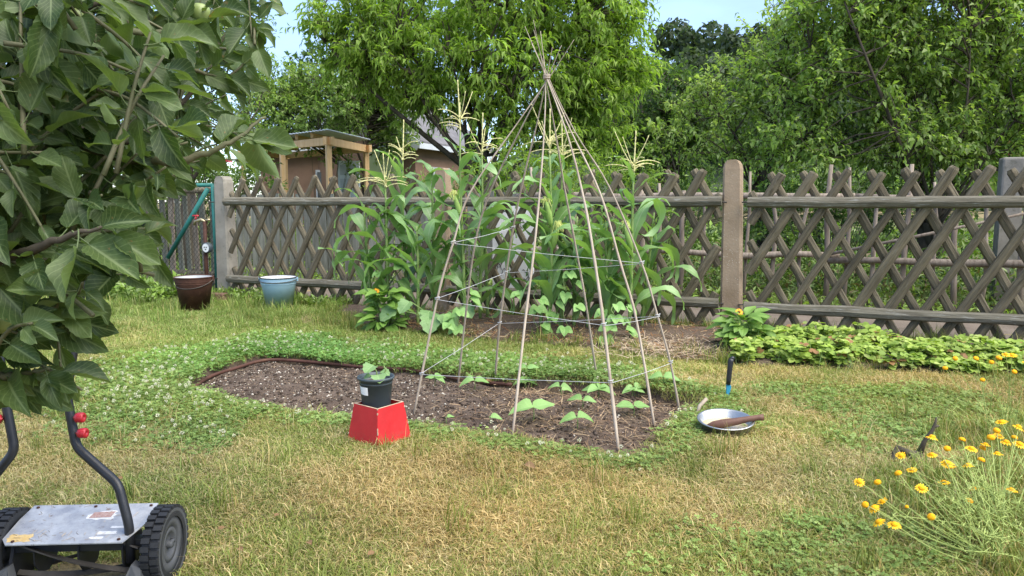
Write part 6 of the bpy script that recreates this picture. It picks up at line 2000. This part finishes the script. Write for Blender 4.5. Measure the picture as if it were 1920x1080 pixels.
def dress(pts, n, size, spread=1.0, start=0.25):
    for k in range(n):
        s = start + (1 - start) * (k + rg.random() * 0.6) / n
        i = min(int(s * (len(pts) - 1)), len(pts) - 2)
        p = pts[i].lerp(pts[i + 1], s * (len(pts) - 1) - i)
        d = (pts[i + 1] - pts[i]).normalized()
        side = Vector((rg.uniform(-1, 1), rg.uniform(-1, 1), rg.uniform(-1, 0.8)))
        dd = d * rg.uniform(0.2, 0.9) + side * 0.75 * spread + Vector((0.15, -0.05, -0.35))
        dd.normalize()
        sz = size * (rg.uniform(0.35, 0.7) if rg.random() < 0.3 else rg.uniform(0.7, 1.2))
        leaf_at(p + dd * sz * 0.3, dd, sz)
for ctrl, r0, r1 in branches:
    cps = [P(*c_) for c_ in ctrl]
    if ctrl[0][0] <= -200: cps = [Vector((TB.x, TB.y, cps[0].z - 0.12))] + (cps if ctrl[0][0] > -400 else cps[1:])
    pts = spline(cps, 7)
    pts = [p + Vector((rg.uniform(-1, 1), 0, rg.uniform(-1, 1))) * 0.002 for p in pts]
    mb = MB(); mb.tube([p - TB for p in pts], lerp_list([r0, (r0 * 2 + r1) / 3, (r0 + 2 * r1) / 3, r1, 0.0018], len(pts)), 8)
    mb.build('branch', M['bark'] if r0 > 0.012 else M['twig'], apple, True)
    dress(pts, 16, 0.068)
APX = np.array([(-560, -200), (540, -200), (538, -5), (492, 55), (512, 110), (470, 160), (485, 235), (520, 275), (500, 325), (440, 300), (400, 300), (350, 330), (300, 350), (250, 352), (300, 400), (312, 470), (296, 545), (240, 525),
                (195, 540), (195, 605), (150, 640), (100, 635), (52, 662), (44, 698), (165, 700), (172, 752), (60, 772), (-15, 742), (-560, 700)], float)
twm = MB()
ntw = 0
while ntw < 430:
    px, py = rg.uniform(-470, 520), rg.uniform(-130, 740)
    if poly_sd([px], [py], APX)[0] > -12: continue
    deep = rg.random() < 0.45
    Y = (rg.uniform(0.86, 1.22) if px < 300 else rg.uniform(1.25, 1.8)) if not deep else (rg.uniform(1.2, 1.65) if px < 300 else rg.uniform(1.7, 2.3))
    if px > 240 and py < 335: Y = rg.uniform(1.45, 2.4)
    if py > 560: Y = rg.uniform(0.88, 1.15)
    a = P(px, py, Y)
    d = Vector((rg.uniform(-0.3, 1.0), rg.uniform(-0.6, 0.6), rg.uniform(-0.6, 0.7))).normalized()
    L = rg.uniform(0.10, 0.22)
    if px > 300 and rg.random() < 0.3: continue
    pts = spline([a, a + d * L * 0.5 + Vector((0, 0, 0.012)), a + d * L], 4)
    qe = proj(pts[-1])
    if poly_sd([qe[0]], [qe[1]], APX)[0] > -6: continue
    twm.tube([p - TB for p in pts], lerp_list([0.0032, 0.0016], len(pts)), 5)
    dress(pts, rg.randint(5, 8), 0.058, 1.0, 0.1)
    ntw += 1
o = twm.build('twigs', M['twig'], apple, True); o['kind'] = 'stuff'
# keep what lies within the crown's outline; the largest in view stay single leaves
keep = []
for L_ in leaves:
    c_ = L_[0] + L_[1] * L_[3] * 0.6
    q = proj(c_)
    if poly_sd([q[0]], [q[1]], APX)[0] > 14 and q[0] > 60: continue
    vis = (-60 < q[0] < 1980) and (-60 < q[1] < 1140)
    keep.append((L_[3] / c_.y if vis else 0, L_))
keep.sort(key=lambda a: -a[0])
def leaf_matrix(p, d, up, s):
    x = d.cross(up); x = x.normalized() if x.length > 1e-3 else Vector((1, 0, 0))
    z = x.cross(d)
    return Matrix.Translation(p) @ Matrix((x, d, z)).transposed().to_4x4() @ Matrix.Diagonal((s, s, s, 1))
for _, (p, d, up, s, k) in keep[:300]:
    o = link('leaf', APM[k], apple)
    o.matrix_local = leaf_matrix(p - TB, d, up, s)
V, Fs, UV, nn = [], [], [], 0
for _, (p, d, up, s, k) in keep[300:]:
    mt = np.array(leaf_matrix(p - TB, d, up, s))
    v_, f_, u_ = APV[k]
    V.append(v_ @ mt[:3, :3].T + mt[:3, 3]); Fs.append(f_ + nn); UV.append(np.hstack([u_, np.full((len(u_), 1), rg.random())])); nn += len(v_)
o = link('foliage', np_mesh('foliage', np.vstack(V), np.vstack(Fs), M['appleleaf'], None, True, np.vstack(UV)), apple)
o['kind'] = 'stuff'
# small green apples
M['applefruit'] = surf('unripe_apple', (0.17, 0.24, 0.07), (0.26, 0.31, 0.11), 12, 0.4, 0.05, 30, spec=0.4)
for (px, py, Y) in ((32, 268, 1.02), (152, 38, 1.15), (375, 25, 1.38), (8, 600, 0.95)):
    q = P(px, py, Y) - TB
    mb = MB(); r_ = 0.019
    mb.lathe([(0.0, -r_ * 0.80), (r_ * 0.45, -r_ * 0.88), (r_ * 0.85, -r_ * 0.5), (r_, 0.05 * r_), (r_ * 0.85, r_ * 0.6), (r_ * 0.4, r_ * 0.85), (0.0, r_ * 0.7)], 16, q)
    fo = mb.build('apple', M['applefruit'], apple, True)
    mb = MB(); mb.tube([q + Vector((0, 0, r_ * 0.7)), q + Vector((0.004, 0, r_ * 1.8))], 0.0013, 5); mb.build('stalk', M['twig'], fo)
